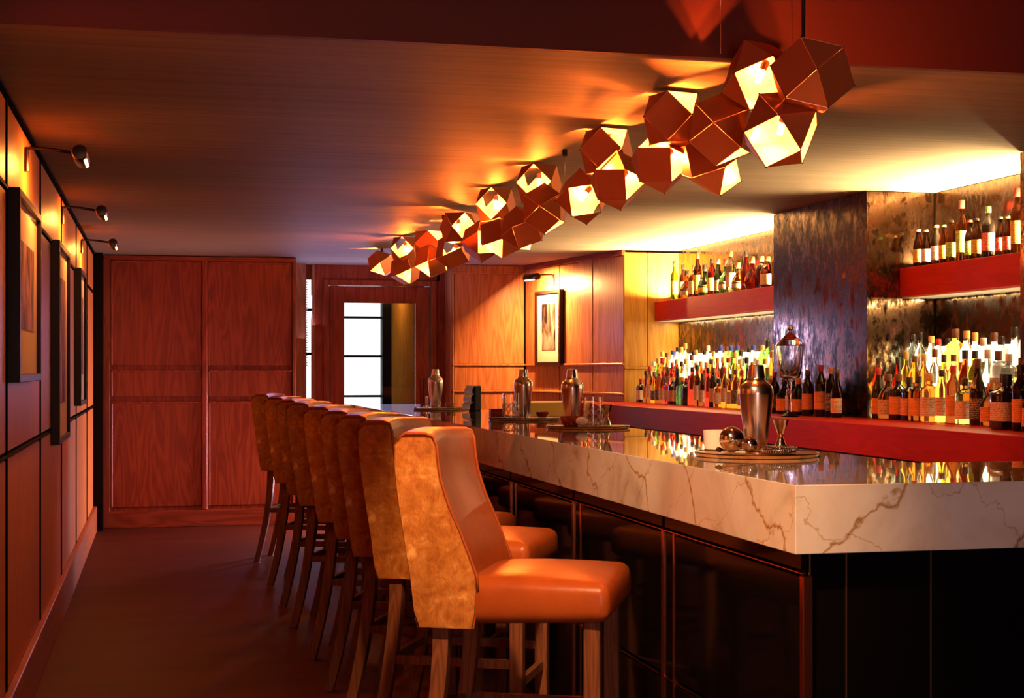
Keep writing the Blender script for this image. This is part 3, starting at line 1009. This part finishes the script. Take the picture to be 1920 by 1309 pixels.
def stool_meshes():
    ms = {}
    # leather body of the backrest: closed loop section swept over heights
    NX = 12
    verts, faces = [], []
    hw = HW - 0.008
    loops = []
    for z, xr, xf in PR:
        lp = []
        for k in range(NX + 1):
            t = -1 + 2 * k / NX
            sc2 = 0.030 * (1 - t * t)
            lp.append((xf - sc2, t * hw, z + (0.008 * (1 - t * t) if z > 1.15 else 0)))
        for k in range(NX + 1):
            t = 1 - 2 * k / NX
            lp.append((xr + 0.004 - 0.012 * (1 - t * t), t * hw, z + (0.008 * (1 - t * t) if z > 1.15 else 0)))
        loops.append(lp)
    n = len(loops[0])
    for lp in loops:
        verts += lp
    for i in range(len(loops) - 1):
        for k in range(n):
            a, b2 = i * n + k, i * n + (k + 1) % n
            faces.append((a, b2, b2 + n, a + n))
    faces.append(tuple(reversed(range(n))))
    top = (len(loops) - 1) * n
    for k in range(NX):
        faces.append((top + k, top + k + 1, top + n - 2 - k, top + n - 1 - k))
    me = mesh_from('backrest', verts, faces, M['leather'], smooth=True)
    me.set_sharp_from_angle(angle=R(50))
    ms['backrest'] = me
    # hide side panels
    for s, nm in ((-1, 'hide_r'), (1, 'hide_l')):
        bm = bmesh.new()
        pts = [(xf - 0.004, z) for z, xr, xf in PR[:-2]] + [(PR[-1][2], 1.188), (PR[-1][1], 1.188)] + [(xr - 0.004, z) for z, xr, xf in reversed(PR[:-2])]
        y0, y1 = s * (HW - 0.009), s * (HW + 0.006)
        a = [bm.verts.new((x, y0, z)) for x, z in pts]
        b2 = [bm.verts.new((x, y1, z)) for x, z in pts]
        N = len(pts)
        bm.faces.new(a)
        fo = bm.faces.new(b2)
        for k in range(N):
            bm.faces.new((a[k], a[(k + 1) % N], b2[(k + 1) % N], b2[k]))
        bmesh.ops.bevel(bm, geom=list(fo.edges), offset=0.005, segments=2, profile=0.5, affect='EDGES')
        ms[nm] = bm_mesh('hide_panel', bm, M['hide'], True, R(30))
        path = [(xf + 0.001, s * (HW - 0.004), z) for z, xr, xf in PR[2:-2]] + [(PR[-2][2] - 0.003, s * (HW - 0.004), 1.192), (-0.215, s * (HW - 0.004), 1.200), (-0.275, s * (HW - 0.004), 1.200), (-0.297, s * (HW - 0.004), 1.18)]
        ms['pipe' + nm[-1]] = tube_me('piping', path, 0.0045, M['leather'], 6)
    # hide back
    rows_o, rows_i = [], []
    for z, xr, xf in PR[:-1]:
        rows_o.append([(xr - 0.006 - 0.012 * (1 - t * t), t * (HW + 0.004), z) for t in [-1 + 2 * k / NX for k in range(NX + 1)]])
    v, f = grid_mesh('x', rows_o, None)
    bm = bmesh.new()
    bv = [bm.verts.new(p) for p in v]
    for q in f:
        bm.faces.new([bv[i] for i in q])
    bmesh.ops.solidify(bm, geom=bm.faces[:], thickness=0.006)
    ms['hide_back'] = bm_mesh('hide_panel', bm, M['hide'], True, R(40))
    # seat cushion
    bm = bmesh.new()
    bmesh.ops.create_cube(bm, size=1)
    for vv in bm.verts:
        fx = vv.co.x > 0
        wy = 0.245 if fx else 0.222
        vv.co = Vector((0.30 if fx else -0.11, wy * (1 if vv.co.y > 0 else -1), (0.795 if vv.co.z > 0 else (0.685 if fx else 0.665))))
    bmesh.ops.bevel(bm, geom=bm.edges[:], offset=0.028, segments=4, profile=0.55, affect='EDGES')
    top = [e for e in bm.edges if all(v_.co.z > 0.794 for v_ in e.verts)]
    fc = [f_ for f_ in bm.faces if all(v_.co.z > 0.794 for v_ in f_.verts)]
    bmesh.ops.subdivide_edges(bm, edges=list({e for f_ in bm.faces if f_.calc_area() > 0.01 for e in f_.edges}), cuts=7, use_grid_fill=True)
    for vv in bm.verts:
        x, y_, z = vv.co
        u_ = 1 - min(1, ((x - 0.095) / 0.205) ** 2)
        v_ = 1 - min(1, (y_ / 0.245) ** 2)
        zt = max(0, (z - 0.70) / 0.095)
        vv.co.z += 0.022 * u_ * v_ * min(1, zt)
        zz = 1 - min(1, ((z - 0.735) / 0.055) ** 2)
        vv.co.y += (1 if y_ > 0 else -1) * 0.010 * zz * (1 if abs(y_) > 0.2 else 0)
        if x > 0.25:
            vv.co.x += 0.010 * zz
    ms['seat'] = bm_mesh('seat', bm, M['leather'], True)
    # legs and stretchers
    ms['leg_fr'] = bar_me('leg', (0.255, -0.195, 0), (0.255, -0.195, 0.70), 0.046, 0.046, M['leg_wood'], 0.003)
    ms['leg_fl'] = bar_me('leg', (0.255, 0.195, 0), (0.255, 0.195, 0.70), 0.046, 0.046, M['leg_wood'], 0.003)
    for s, nm in ((-1, 'leg_rr'), (1, 'leg_rl')):
        bm = bmesh.new()
        prev = None
        for k in range(9):
            t = k / 8
            z = 0.665 * (1 - t)
            x = -0.175 - 0.105 * t ** 1.8
            hx, hy = 0.023 - 0.004 * t, 0.022 - 0.003 * t
            cur = [bm.verts.new((x + a * hx, s * 0.19 + b3 * hy, z)) for a, b3 in ((-1, -1), (1, -1), (1, 1), (-1, 1))]
            if prev:
                for q in range(4):
                    bm.faces.new((prev[q], prev[(q + 1) % 4], cur[(q + 1) % 4], cur[q]))
            else:
                bm.faces.new(cur)
            prev = cur
        bm.faces.new(prev)
        ms[nm] = bm_mesh('leg', bm, M['leg_wood'])
    for s, nm in ((-1, 'str_r'), (1, 'str_l')):
        ms[nm] = bar_me('stretcher', (-0.197, s * 0.192, 0.37), (0.24, s * 0.195, 0.37), 0.022, 0.032, M['leg_wood'], 0.002)
    ms['str_f'] = bar_me('stretcher', (0.255, -0.18, 0.30), (0.255, 0.18, 0.30), 0.022, 0.034, M['leg_wood'], 0.002)
    ms['str_b'] = bar_me('stretcher', (-0.20, -0.17, 0.37), (-0.20, 0.17, 0.37), 0.020, 0.030, M['leg_wood'], 0.002)
    return ms


SM = stool_meshes()
# world position of the near rear top corner, turn angle
stools = [
    (475, 10.37, 19), (497, 9.24, 21), (518, 8.36, 20), (537, 7.70, 22), (567, 6.85, 22), (597, 6.17, 20), (627, 5.61, 26), (665, 5.03, 27), (748, 4.13, 25)]
CORN = [(0.660, 10.84), (0.668, 9.64), (0.671, 8.71), (0.671, 8.01), (0.678, 7.11), (0.681, 6.39), (0.680, 5.80), (0.683, 5.18), (0.652, 4.17)]
ANG = [19, 21, 20, 22, 22, 20, 26, 27, 25]
SL = ['farthest stool, nearest the mahogany cupboard', 'second stool from the cupboard end', 'third stool from the cupboard end', 'fourth stool from the cupboard end',
      'middle stool of the row, fifth from either end', 'fourth stool from the marble corner', 'third stool from the marble corner', 'second stool from the marble corner', 'nearest stool with wide golden hide side, beside the marble corner']
for (cx, cy), al, ll in zip(CORN, ANG, SL):
    a = -R(al)
    lx, ly = -0.30, -0.235
    ox = cx - (lx * math.cos(a) - ly * math.sin(a))
    oy = cy - (lx * math.sin(a) + ly * math.cos(a))
    t = thing('bar_stool', 'tan leather high-back bar stool, ' + ll, 'bar stool', (ox, oy, 0), a, 'bar stools along the marble bar')
    bk = link('backrest', SM['backrest'], t)
    for nm in ('hide_r', 'hide_l', 'hide_back'):
        link('hide_panel', SM[nm], bk)
    for nm in ('piper', 'pipel'):
        link('piping', SM[nm], bk)
    link('seat', SM['seat'], t)
    for nm in ('leg_fr', 'leg_fl', 'leg_rr', 'leg_rl'):
        link('leg', SM[nm], t)
    for nm in ('str_r', 'str_l', 'str_f', 'str_b'):
        link('stretcher', SM[nm], t)

# ---------------------------------------------------------------- pictures and picture lights
fr_n = 0


def picture(label, loc, rz_, wdt, hgt, seed, lo, hi, th=0.045, mw=0.16):
    """frame in local x (width) / z, front towards local -y"""
    t = thing('framed_picture', label, 'picture', loc, rz_, 'framed pictures')
    fw = 0.03
    box('frame_side', -wdt / 2, -wdt / 2 + fw, -th, 0, -hgt / 2, hgt / 2, M['frame_face'], t, 0.002)
    box('frame_side', wdt / 2 - fw, wdt / 2, -th, 0, -hgt / 2, hgt / 2, M['frame_face'], t, 0.002)
    box('frame_side', -wdt / 2 + fw, wdt / 2 - fw, -th, 0, hgt / 2 - fw, hgt / 2, M['frame_face'], t, 0.002)
    box('frame_side', -wdt / 2 + fw, wdt / 2 - fw, -th, 0, -hgt / 2, -hgt / 2 + fw, M['frame_face'], t, 0.002)
    box('mount', -wdt / 2 + fw, wdt / 2 - fw, -th * 0.6, 0, -hgt / 2 + fw, hgt / 2 - fw, M['mat'], t)
    box('print', -wdt / 2 + fw + mw, wdt / 2 - fw - mw, -th * 0.6 - 0.002, -th * 0.6, -hgt / 2 + fw + mw * 1.1, hgt / 2 - fw - mw * 0.9, photo_mat('monochrome print', seed, lo, hi), t)
    box('glass', -wdt / 2 + fw, wdt / 2 - fw, -th * 0.6 - 0.008, -th * 0.6 - 0.005, -hgt / 2 + fw, hgt / 2 - fw, M['museum_glass'], t)
    return t


DK, LT = (0.02, 0.008, 0.006), (0.5, 0.28, 0.18)
picture('large framed monochrome print on the left wall, nearest the camera', (XW, 6.245, 1.69), R(90), 1.03, 0.715, 3, DK, LT)
picture('tallest framed print, hanging middle of three on the left wall', (XW, 8.475, 1.52), R(90), 0.95, 1.055, 8, DK, LT)
picture('farthest framed print on the left wall, nearest the cupboard', (XW, 10.60, 1.595), R(90), 0.80, 0.91, 14, DK, LT)
# picture on the slanting wall (world position from the wall's own frame)
dirv = tv.normalized()
nrm = Vector((dirv.y, -dirv.x, 0))  # faces the room
pc = A + dirv * 0.60
picture('framed black and white print in cream mount on the wall beyond the bar', (pc.x, pc.y, 1.765), rz, 0.56, 0.69, 21, (0.004, 0.003, 0.003), (0.30, 0.22, 0.18), 0.045, 0.10)


def picture_light(label, loc, rz_, energy, color):
    """bracket on the wall, arm towards local -y, cylinder head along local x"""
    t = thing('picture_light', label, 'picture light', loc, rz_, 'brass picture lights')
    link('wall_bracket', lathe_me('wall_bracket', [(0.001, 0), (0.018, 0.002), (0.020, 0.07), (0.016, 0.10), (0.001, 0.105)], M['black_metal'], 14, sx=0.9, sy=0.5), t, (0, -0.009, -0.095))
    link('arm', tube_me('arm', [(0, -0.012, 0), (0, -0.03, 0.005), (0, -0.12, 0.0), (0, -0.20, -0.012)], 0.007, M['black_metal'], 8), t)
    hd = lathe_me('head', [(0.005, -0.14), (0.028, -0.138), (0.032, -0.13), (0.032, 0.13), (0.028, 0.138), (0.005, 0.14)], M['black_metal'], 20)
    hd.transform(Matrix.Translation((0, -0.225, -0.025)) @ Matrix.Rotation(R(90), 4, 'Y'))
    h = link('head', hd, t)
    ln = box_me('lens', -0.11, 0.11, -0.006, 0.006, -0.004, 0.0, M['lamp_lens'])
    ln.transform(Matrix.Translation((0, -0.225, -0.025)) @ Matrix.Rotation(R(-38), 4, 'X') @ Matrix.Translation((0, 0, -0.033)))
    link('lens', ln, h)
    lp = lamp('AREA', (0, -0.198, -0.062), energy, color, (R(36), 0, 0), (0.24, 0.03), t, name='picture_lamp')
    return t


picture_light('black picture light nearest the camera, over the first left-wall print', (XW, 6.45, 2.29), R(90), 15, PIC)
picture_light('black picture light over the tallest print on the left wall', (XW, 8.85, 2.30), R(90), 15, PIC)
picture_light('black picture light over the farthest left-wall print', (XW, 11.05, 2.30), R(90), 15, PIC)
pl = A + dirv * 0.66
picture_light('picture light glaring on the veneer wall beyond the bar', (pl.x, pl.y, 2.25), rz, 100, (1.0, 0.42, 0.14))

# ---------------------------------------------------------------- chandelier of folded copper modules
RC = 0.124
CV = []
for a in (-1, 1):
    for b2 in (-1, 1):
        CV += [(a, b2, 0), (a, 0, b2), (0, a, b2)]
CV = [Vector(v) * (RC / math.sqrt(2)) for v in CV]
CF = []
for ax in range(3):
    for s in (-1, 1):
        n_ = Vector((0, 0, 0))
        n_[ax] = s
        CF.append((n_, [i for i, v in enumerate(CV) if v.dot(n_) > RC * 0.6]))
for sx in (-1, 1):
    for sy in (-1, 1):
        for sz in (-1, 1):
            n_ = Vector((sx, sy, sz)).normalized()
            CF.append((n_, sorted(range(len(CV)), key=lambda i: -CV[i].dot(n_))[:3]))
panel_meshes = []
for n_, idx in CF:
    c = sum((CV[i] for i in idx), Vector()) / len(idx)
    a_ = (CV[idx[0]] - c).normalized()
    b_ = n_.cross(a_)
    idx = sorted(idx, key=lambda i: math.atan2((CV[i] - c).dot(b_), (CV[i] - c).dot(a_)))
    pts = [c + (CV[i] - c) * 0.985 for i in idx]
    N = len(pts)
    out = [p + n_ * 0.0012 for p in pts]
    inn = [p - n_ * 0.0012 for p in pts]
    faces = [tuple(range(N)), tuple(reversed(range(N, 2 * N)))]
    mi = [0, 1]
    for k in range(N):
        faces.append((k, N + k, N + (k + 1) % N, (k + 1) % N))
        mi.append(2)
    panel_meshes.append((n_, mesh_from('copper_panel', out + inn, faces, [M['copper_out'], M['gold_in'], M['brass']], mi)))
hinge_me = None
hv, hf = [], []
for v in CV:
    b0 = len(hv)
    r = 0.0035
    for d in ((r, 0, 0), (-r, 0, 0), (0, r, 0), (0, -r, 0), (0, 0, r), (0, 0, -r)):
        hv.append(v * 1.005 + Vector(d))
    for q in ((0, 2, 4), (2, 1, 4), (1, 3, 4), (3, 0, 4), (2, 0, 5), (1, 2, 5), (3, 1, 5), (0, 3, 5)):
        hf.append(tuple(b0 + i for i in q))
hinge_me = mesh_from('hinges', hv, hf, M['black_metal'])
bulb_me = lathe_me('bulb', [(0.002, -0.022), (0.009, -0.018), (0.010, 0.016), (0.006, 0.022), (0.002, 0.024)], M['bulb'], 10)
sock_me = lathe_me('socket', [(0.010, 0.024), (0.012, 0.026), (0.012, 0.05), (0.004, 0.055)], M['brass'], 10)

ch = thing('chandelier', 'long ceiling chandelier chain of faceted copper polyhedra glowing above the bar', 'chandelier', (1.80, 4.4, ZC))
CX, CY, CZ = 1.80, 4.4, ZC
# (X, Y, Z, yaw, tilt, set of open directions)
LU = (-0.35, 0.5, 0.8)
RD = (0.93, -0.12, -0.35)
TR = (0.2, -0.8, 0.58)
FD = (-0.53, -0.85, 0.0)
MODS = [
    # X, Y, height above the eye, rotation, directions in which the panel is left out
    (1.80, 4.29, 0.900, (25, 20, -10), [(-0.15, -0.9, -0.3), LU]),
    (1.84, 4.00, 0.850, (12, 8, 28), [(0.25, 0.75, 0.6), (0.9, 0.4, -0.1)]),
    (1.80, 4.13, 0.715, (35, 20, -30), [(-0.3, -0.45, -0.85), RD]),
    (1.80, 4.60, 0.790, (45, 10, -35), [(0.25, -0.75, -0.6), LU]),
    (1.80, 5.08, 0.898, (0, 0, -32), [TR, LU, RD]),
    (1.80, 5.20, 0.768, (25, 45, -20), [(0.15, -0.95, -0.2), (-0.7, -0.3, 0.6)]),
    (1.93, 5.02, 0.735, (30, 10, 50), [(0.3, -0.5, -0.8), RD]),
    (1.80, 5.90, 0.898, (0, 0, -32), [TR, LU, RD]),
    (1.82, 5.80, 0.768, (25, 45, -20), [(0.15, -0.95, -0.2), (-0.7, -0.3, 0.6)]),
    (1.80, 6.25, 0.752, (20, 35, 0), [(-0.45, -0.85, 0.0), RD]),
    (1.80, 7.02, 0.900, (0, 0, -32), [FD, LU, RD]),
    (1.80, 6.92, 0.770, (45, 0, -25), [(0.8, -0.3, -0.5), LU]),
    (1.80, 7.35, 0.715, (25, 20, 10), [(0.5, -0.6, -0.6), RD]),
    (1.80, 7.97, 0.900, (0, 0, -30), [FD, LU, RD]),
    (1.80, 7.87, 0.715, (30, 15, 45), [(-0.2, -0.85, -0.5), LU]),
    (1.80, 8.35, 0.735, (10, 40, 20), [(-0.1, -0.9, -0.3), RD]),
    (1.80, 9.02, 0.872, (0, 0, 15), [(0.3, -0.8, -0.5), LU, RD]),
    (1.80, 9.18, 0.745, (40, 10, 10), [(-0.4, -0.8, -0.3), LU]),
    (1.80, 10.05, 0.855, (0, 0, -15), [TR, LU, RD]),
    (1.80, 9.95, 0.735, (30, 20, 30), [(-0.3, -0.75, -0.55), RD]),
    (1.80, 11.05, 0.900, (0, 0, -25), [FD, LU]),
    (1.80, 11.05, 0.745, (20, 20, 60), [(0.0, -0.5, -0.85), LU]),
    (1.80, 12.25, 0.880, (15, 10, 30), [(0.0, -0.5, -0.85), LU]),
]
for X, Y, h, rot, op in MODS:
    md = bpy.data.objects.new('module', None)
    C.objects.link(md)
    md.parent = ch
    md.location = (X - CX, Y - CY, 1.38 + h - CZ)
    e = Euler([R(k) for k in rot], 'XYZ')
    md.rotation_euler = e
    rm = e.to_matrix()
    opened = set()
    for d in op:
        d = Vector(d).normalized()
        best = max(range(14), key=lambda i: (rm @ panel_meshes[i][0]).dot(d) + (0.0 if i < 6 else -0.03))
        opened.add(best)
    for i, (n_, me) in enumerate(panel_meshes):
        if i not in opened:
            link('copper_panel', me, md)
    link('hinges', hinge_me, md)
    link('bulb', bulb_me, md)
    link('socket', sock_me, md)
    lamp('POINT', (0, 0, 0), 235.0, (1.0, 0.17, 0.02), parent=md, radius=0.012, name='halogen_lamp')
for (x, y_, z0, z1, r, m_) in ((1.68, 4.31, 2.35, 2.80, 0.001, 'steel'), (1.80, 4.05, 2.31, 2.80, 0.001, 'steel'), (1.84, 4.06, 2.31, 2.80, 0.006, 'cord'),
                               (1.80, 6.55, 2.26, 2.38, 0.0012, 'steel'), (1.80, 12.25, 2.35, 2.38, 0.0015, 'steel'), (1.80, 9.5, 2.2, 2.38, 0.0012, 'steel')):
    link('suspension_wire' if m_ == 'steel' else 'power_cord', tube_me('wire', [(x - CX, y_ - CY, z0 - CZ), (x - CX, y_ - CY, z1 - CZ)], r, M[m_], 6), ch)
for y_ in (6.55, 12.25, 9.5):
    link('ceiling_anchor', lathe_me('ceiling_anchor', [(0.006, -0.03), (0.012, -0.028), (0.012, -0.001), (0.016, 0.0)], M['black_metal'], 10), ch, (0, y_ - CY, 0))

# ---------------------------------------------------------------- trays and bar tools
ZT = ZB + 0.014


def tray(x, y_, r, label):
    t = thing('round_tray', label, 'tray', (x, y_, ZB), 0, 'round trays on the bar')
    link('tray_base', lathe_me('tray_base', [(r - 0.012, 0), (r - 0.004, 0.002), (r, 0.010), (r - 0.004, 0.012)], M['tray'], 48), t)
    link('rim', tube_me('rim', [((r - 0.002) * math.cos(k * PI / 24), (r - 0.002) * math.sin(k * PI / 24), 0.0125) for k in range(48)], 0.0022, M['black_metal'], 6, True), t)
    return t


SHAKER = [(0.030, 0.0), (0.033, 0.003), (0.040, 0.06), (0.049, 0.125), (0.053, 0.168), (0.0535, 0.176)]
SH_TOP = [(0.0535, 0.1765), (0.053, 0.192), (0.047, 0.206), (0.034, 0.216), (0.0285, 0.222), (0.0275, 0.226)]
SH_CAP = [(0.0285, 0.2265), (0.0285, 0.230), (0.024, 0.266), (0.0215, 0.268), (0.004, 0.2685)]
sk = [lathe_me('cup', SHAKER, M['steel'], 40), lathe_me('strainer_top', SH_TOP, M['steel'], 40), lathe_me('cap', SH_CAP, M['steel'], 32)]


def shaker(x, y_, label, s=1.0):
    t = thing('cocktail_shaker', label, 'cocktail shaker', (x, y_, ZT), 0, 'steel shakers on the trays')
    t.scale = (s, s, s)
    for me, nm in zip(sk, ('cup', 'strainer_top', 'cap')):
        link(nm, me, t)
    return t


def mixing_glass(x, y_, label, s=1.0):
    t = thing('mixing_glass', label, 'mixing glass', (x, y_, ZT), 0, 'cut crystal glasses on the trays')
    t.scale = (s, s, s)
    r, H = 0.046, 0.135
    link('glass_wall', lathe_me('glass_wall', [(r - 0.004, 0), (r, 0.003), (r, H), (r - 0.003, H), (r - 0.003, 0.012), (0.004, 0.011)], M['glass'], 32), t)
    v_, f_ = [], []
    for s_ in (-1, 1):
        for k in range(10):
            pts = []
            for q in range(9):
                u_ = q / 8
                a = 2 * PI * (k / 10) + s_ * u_ * 1.25
                pts.append(((r + 0.0008) * math.cos(a), (r + 0.0008) * math.sin(a), 0.006 + u_ * 0.075))
            me = tube_me('x', pts, 0.0016, M['ceramic'], 5)
            b0 = len(v_)
            v_ += [tuple(q.co) for q in me.vertices]
            f_ += [tuple(b0 + i for i in p.vertices) for p in me.polygons]
            bpy.data.meshes.remove(me)
    link('cut_pattern', mesh_from('cut_pattern', v_, f_, M['cut'], smooth=True), t)
    return t


M['cut'] = simple('cut crystal ridge', (0.85, 0.72, 0.55), 0.15, 0.3)


def jigger(x, y_, label):
    t = thing('jigger', label, 'jigger', (x, y_, ZT), 0, 'double ended jiggers')
    link('small_cup', lathe_me('small_cup', [(0.021, 0.0), (0.022, 0.001), (0.010, 0.036), (0.008, 0.04)], M['silver'], 24), t)
    link('collar', lathe_me('collar', [(0.0085, 0.0405), (0.0105, 0.042), (0.0105, 0.047), (0.0085, 0.0485)], M['copper_trim'], 20), t)
    link('large_cup', lathe_me('large_cup', [(0.008, 0.049), (0.011, 0.053), (0.028, 0.098), (0.026, 0.098), (0.010, 0.056), (0.002, 0.055)], M['silver'], 24), t)
    return t


def bowl(x, y_, r, hgt, m_, label, cat='bowl', name='bowl'):
    t = thing(name, label, cat, (x, y_, ZT), 0)
    link('bowl_wall', lathe_me('bowl_wall', [(r * 0.6, 0), (r * 0.7, 0.002), (r * 0.95, hgt * 0.5), (r, hgt), (r * 0.94, hgt), (r * 0.86, hgt * 0.5), (r * 0.5, 0.006), (0.003, 0.005)], m_, 28), t)
    return t


# tray nearest the corner
tray(1.885, 4.52, 0.20, 'round gold tray nearest the marble corner, holding shaker and strainer')
shaker(1.93, 4.63, 'largest-looking steel shaker, on the tray nearest the marble corner', 1.05)
cp = thing('ramekin', 'straight-sided white ceramic pot beside the nearest shaker', 'pot', (1.815, 4.68, ZT))
link('pot_wall', lathe_me('pot_wall', [(0.044, 0), (0.046, 0.002), (0.049, 0.064), (0.045, 0.064), (0.042, 0.008), (0.003, 0.007)], M['ceramic'], 28), cp)
ball = thing('ice_ball_press', 'shiny round metal ball before the white pot', 'metal ball', (1.80, 4.52, ZT))
link('lower_shell', lathe_me('lower_shell', [(0.010, 0.0)] + [(0.041 * math.sin(a * PI / 18), 0.041 - 0.041 * math.cos(a * PI / 18)) for a in range(2, 10)], M['silver'], 32), ball)
link('upper_shell', lathe_me('upper_shell', [(0.041 * math.sin(a * PI / 18), 0.0415 - 0.041 * math.cos(a * PI / 18)) for a in range(9, 18)] + [(0.002, 0.0825)], M['silver'], 32), ball)
sb = thing('steel_bead', 'smaller steel ball touching the big metal ball', 'metal ball', (1.835, 4.455, ZT))
link('ball_body', lathe_me('ball_body', [(0.004, 0.0)] + [(0.026 * math.sin(a * PI / 12), 0.026 - 0.026 * math.cos(a * PI / 12)) for a in range(2, 12)] + [(0.001, 0.052)], M['silver'], 24), sb)
pk = thing('cocktail_pick', 'thin steel cocktail pick with pyramid end on nearest tray', 'cocktail pick', (1.715, 4.42, ZT))
link('rod', tube_me('rod', [(0.012, 0, 0.014), (0.17, 0.02, 0.004)], 0.0016, M['black_metal'], 6), pk)
link('pyramid_end', lathe_me('pyramid_end', [(0.001, -0.014), (0.012, 0.0), (0.001, 0.014)], M['black_metal'], 4), pk, (0.002, 0, 0.014), (0, R(80), 0))
hs = thing('hawthorne_strainer', 'coiled spring strainer lying before the nearest shaker', 'strainer', (1.912, 4.405, ZT))
link('disc', lathe_me('disc', [(0.040, 0.010), (0.046, 0.011), (0.046, 0.013), (0.040, 0.014)], M['silver'], 32), hs)
cpts = []
for k in range(44 * 7):
    a = 2 * PI * k / (44 * 7)
    b3 = 2 * PI * k / 7
    rr = 0.048 + 0.010 * math.cos(b3)
    cpts.append((rr * math.cos(a), rr * math.sin(a), 0.0125 + 0.010 * math.sin(b3)))
link('coil_spring', tube_me('coil_spring', cpts, 0.0024, M['silver'], 5, True), hs)
link('handle', bar_me('handle', (0.045, 0.01, 0.012), (0.135, 0.03, 0.006), 0.016, 0.003, M['silver'], 0.001), hs)
jigger(2.03, 4.66, 'steel jigger with red glint beside the nearest shaker')

# second tray
tray(2.00, 6.86, 0.20, 'second round gold tray from the marble corner')
shaker(1.955, 6.98, 'steel shaker behind a cut glass, second tray from the corner')
mixing_glass(2.015, 6.83, 'cut crystal mixing glass on the second tray from the corner')
bowl(1.90, 6.80, 0.055, 0.045, M['dark_liq'], 'small red glazed bowl on the second tray')
eg = thing('white_ball', 'white soap-like ball lying by the small red bowl', 'ball', (1.935, 6.74, ZT))
link('ball_body', lathe_me('ball_body', [(0.004, 0.0)] + [(0.030 * math.sin(a * PI / 12), 0.022 - 0.022 * math.cos(a * PI / 12)) for a in range(2, 12)] + [(0.001, 0.044)], M['ceramic'], 24), eg)
jigger(2.09, 6.85, 'steel jigger beside the cut glass on second tray')

# third tray
tray(2.00, 8.10, 0.21, 'third round gold tray from the marble corner')
shaker(2.00, 8.16, 'steel shaker behind the stools, third tray from the corner')
mixing_glass(1.91, 8.08, 'cut crystal mixing glass on the third tray from the corner')
rb = thing('red_box', 'small dark red box left of the third tray glass', 'box', (1.845, 8.17, ZT))
box('box_body', -0.035, 0.035, -0.03, 0.03, 0, 0.036, M['dark_liq'], rb, 0.003)
box('box_lid', -0.036, 0.036, -0.031, 0.031, 0.0362, 0.046, M['dark_liq'], rb, 0.003)
bowl(2.085, 8.06, 0.036, 0.030, M['dark_liq'], 'little dark bowl right of the third shaker')

# card terminal stand
nt_ = thing('napkin_caddy', 'black upright caddy with pale curved steps on the bar', 'caddy', (2.08, 9.9, ZB), R(40))
box('back_plate', -0.02, 0.05, -0.03, 0.03, 0, 0.17, M['black'], nt_, 0.006)
for k in range(3):
    pts = [(-0.03 - 0.012 * k, 0, 0.16 - 0.052 * k), (-0.045 - 0.012 * k, 0, 0.145 - 0.052 * k), (-0.045 - 0.012 * k, 0, 0.118 - 0.052 * k)]
    bm = bmesh.new()
    pv = None
    for q, p in enumerate([(-0.02, 0.172 - 0.055 * k)] + [(a[0], a[2]) for a in pts]):
        cur = [bm.verts.new((p[0] - 0.012, -0.034, p[1])), bm.verts.new((p[0] - 0.012, 0.034, p[1]))]
        if pv:
            bm.faces.new((pv[0], pv[1], cur[1], cur[0]))
        pv = cur
    bmesh.ops.solidify(bm, geom=bm.faces[:], thickness=0.004)
    link('step_plate', bm_mesh('step_plate', bm, M['blue_plate'], True, R(30)), nt_)

# farthest tray
tray(1.93, 10.28, 0.20, 'round gold tray farthest along the bar, by the street door')
shaker(1.90, 10.34, 'farthest steel shaker, in front of the street door')
cd = thing('candle_holder', 'small clear candle glass left of the farthest shaker', 'candle', (1.83, 10.30, ZT))
link('holder_glass', lathe_me('holder_glass', [(0.022, 0), (0.024, 0.002), (0.024, 0.012), (0.003, 0.013)], M['silver'], 20), cd)
link('candle_stick', lathe_me('candle_stick', [(0.010, 0.0135), (0.011, 0.015), (0.011, 0.075), (0.004, 0.078)], M['ceramic'], 16), cd)
bowl(2.0, 10.30, 0.036, 0.03, M['tray'], 'small wooden bowl right of the farthest shaker')
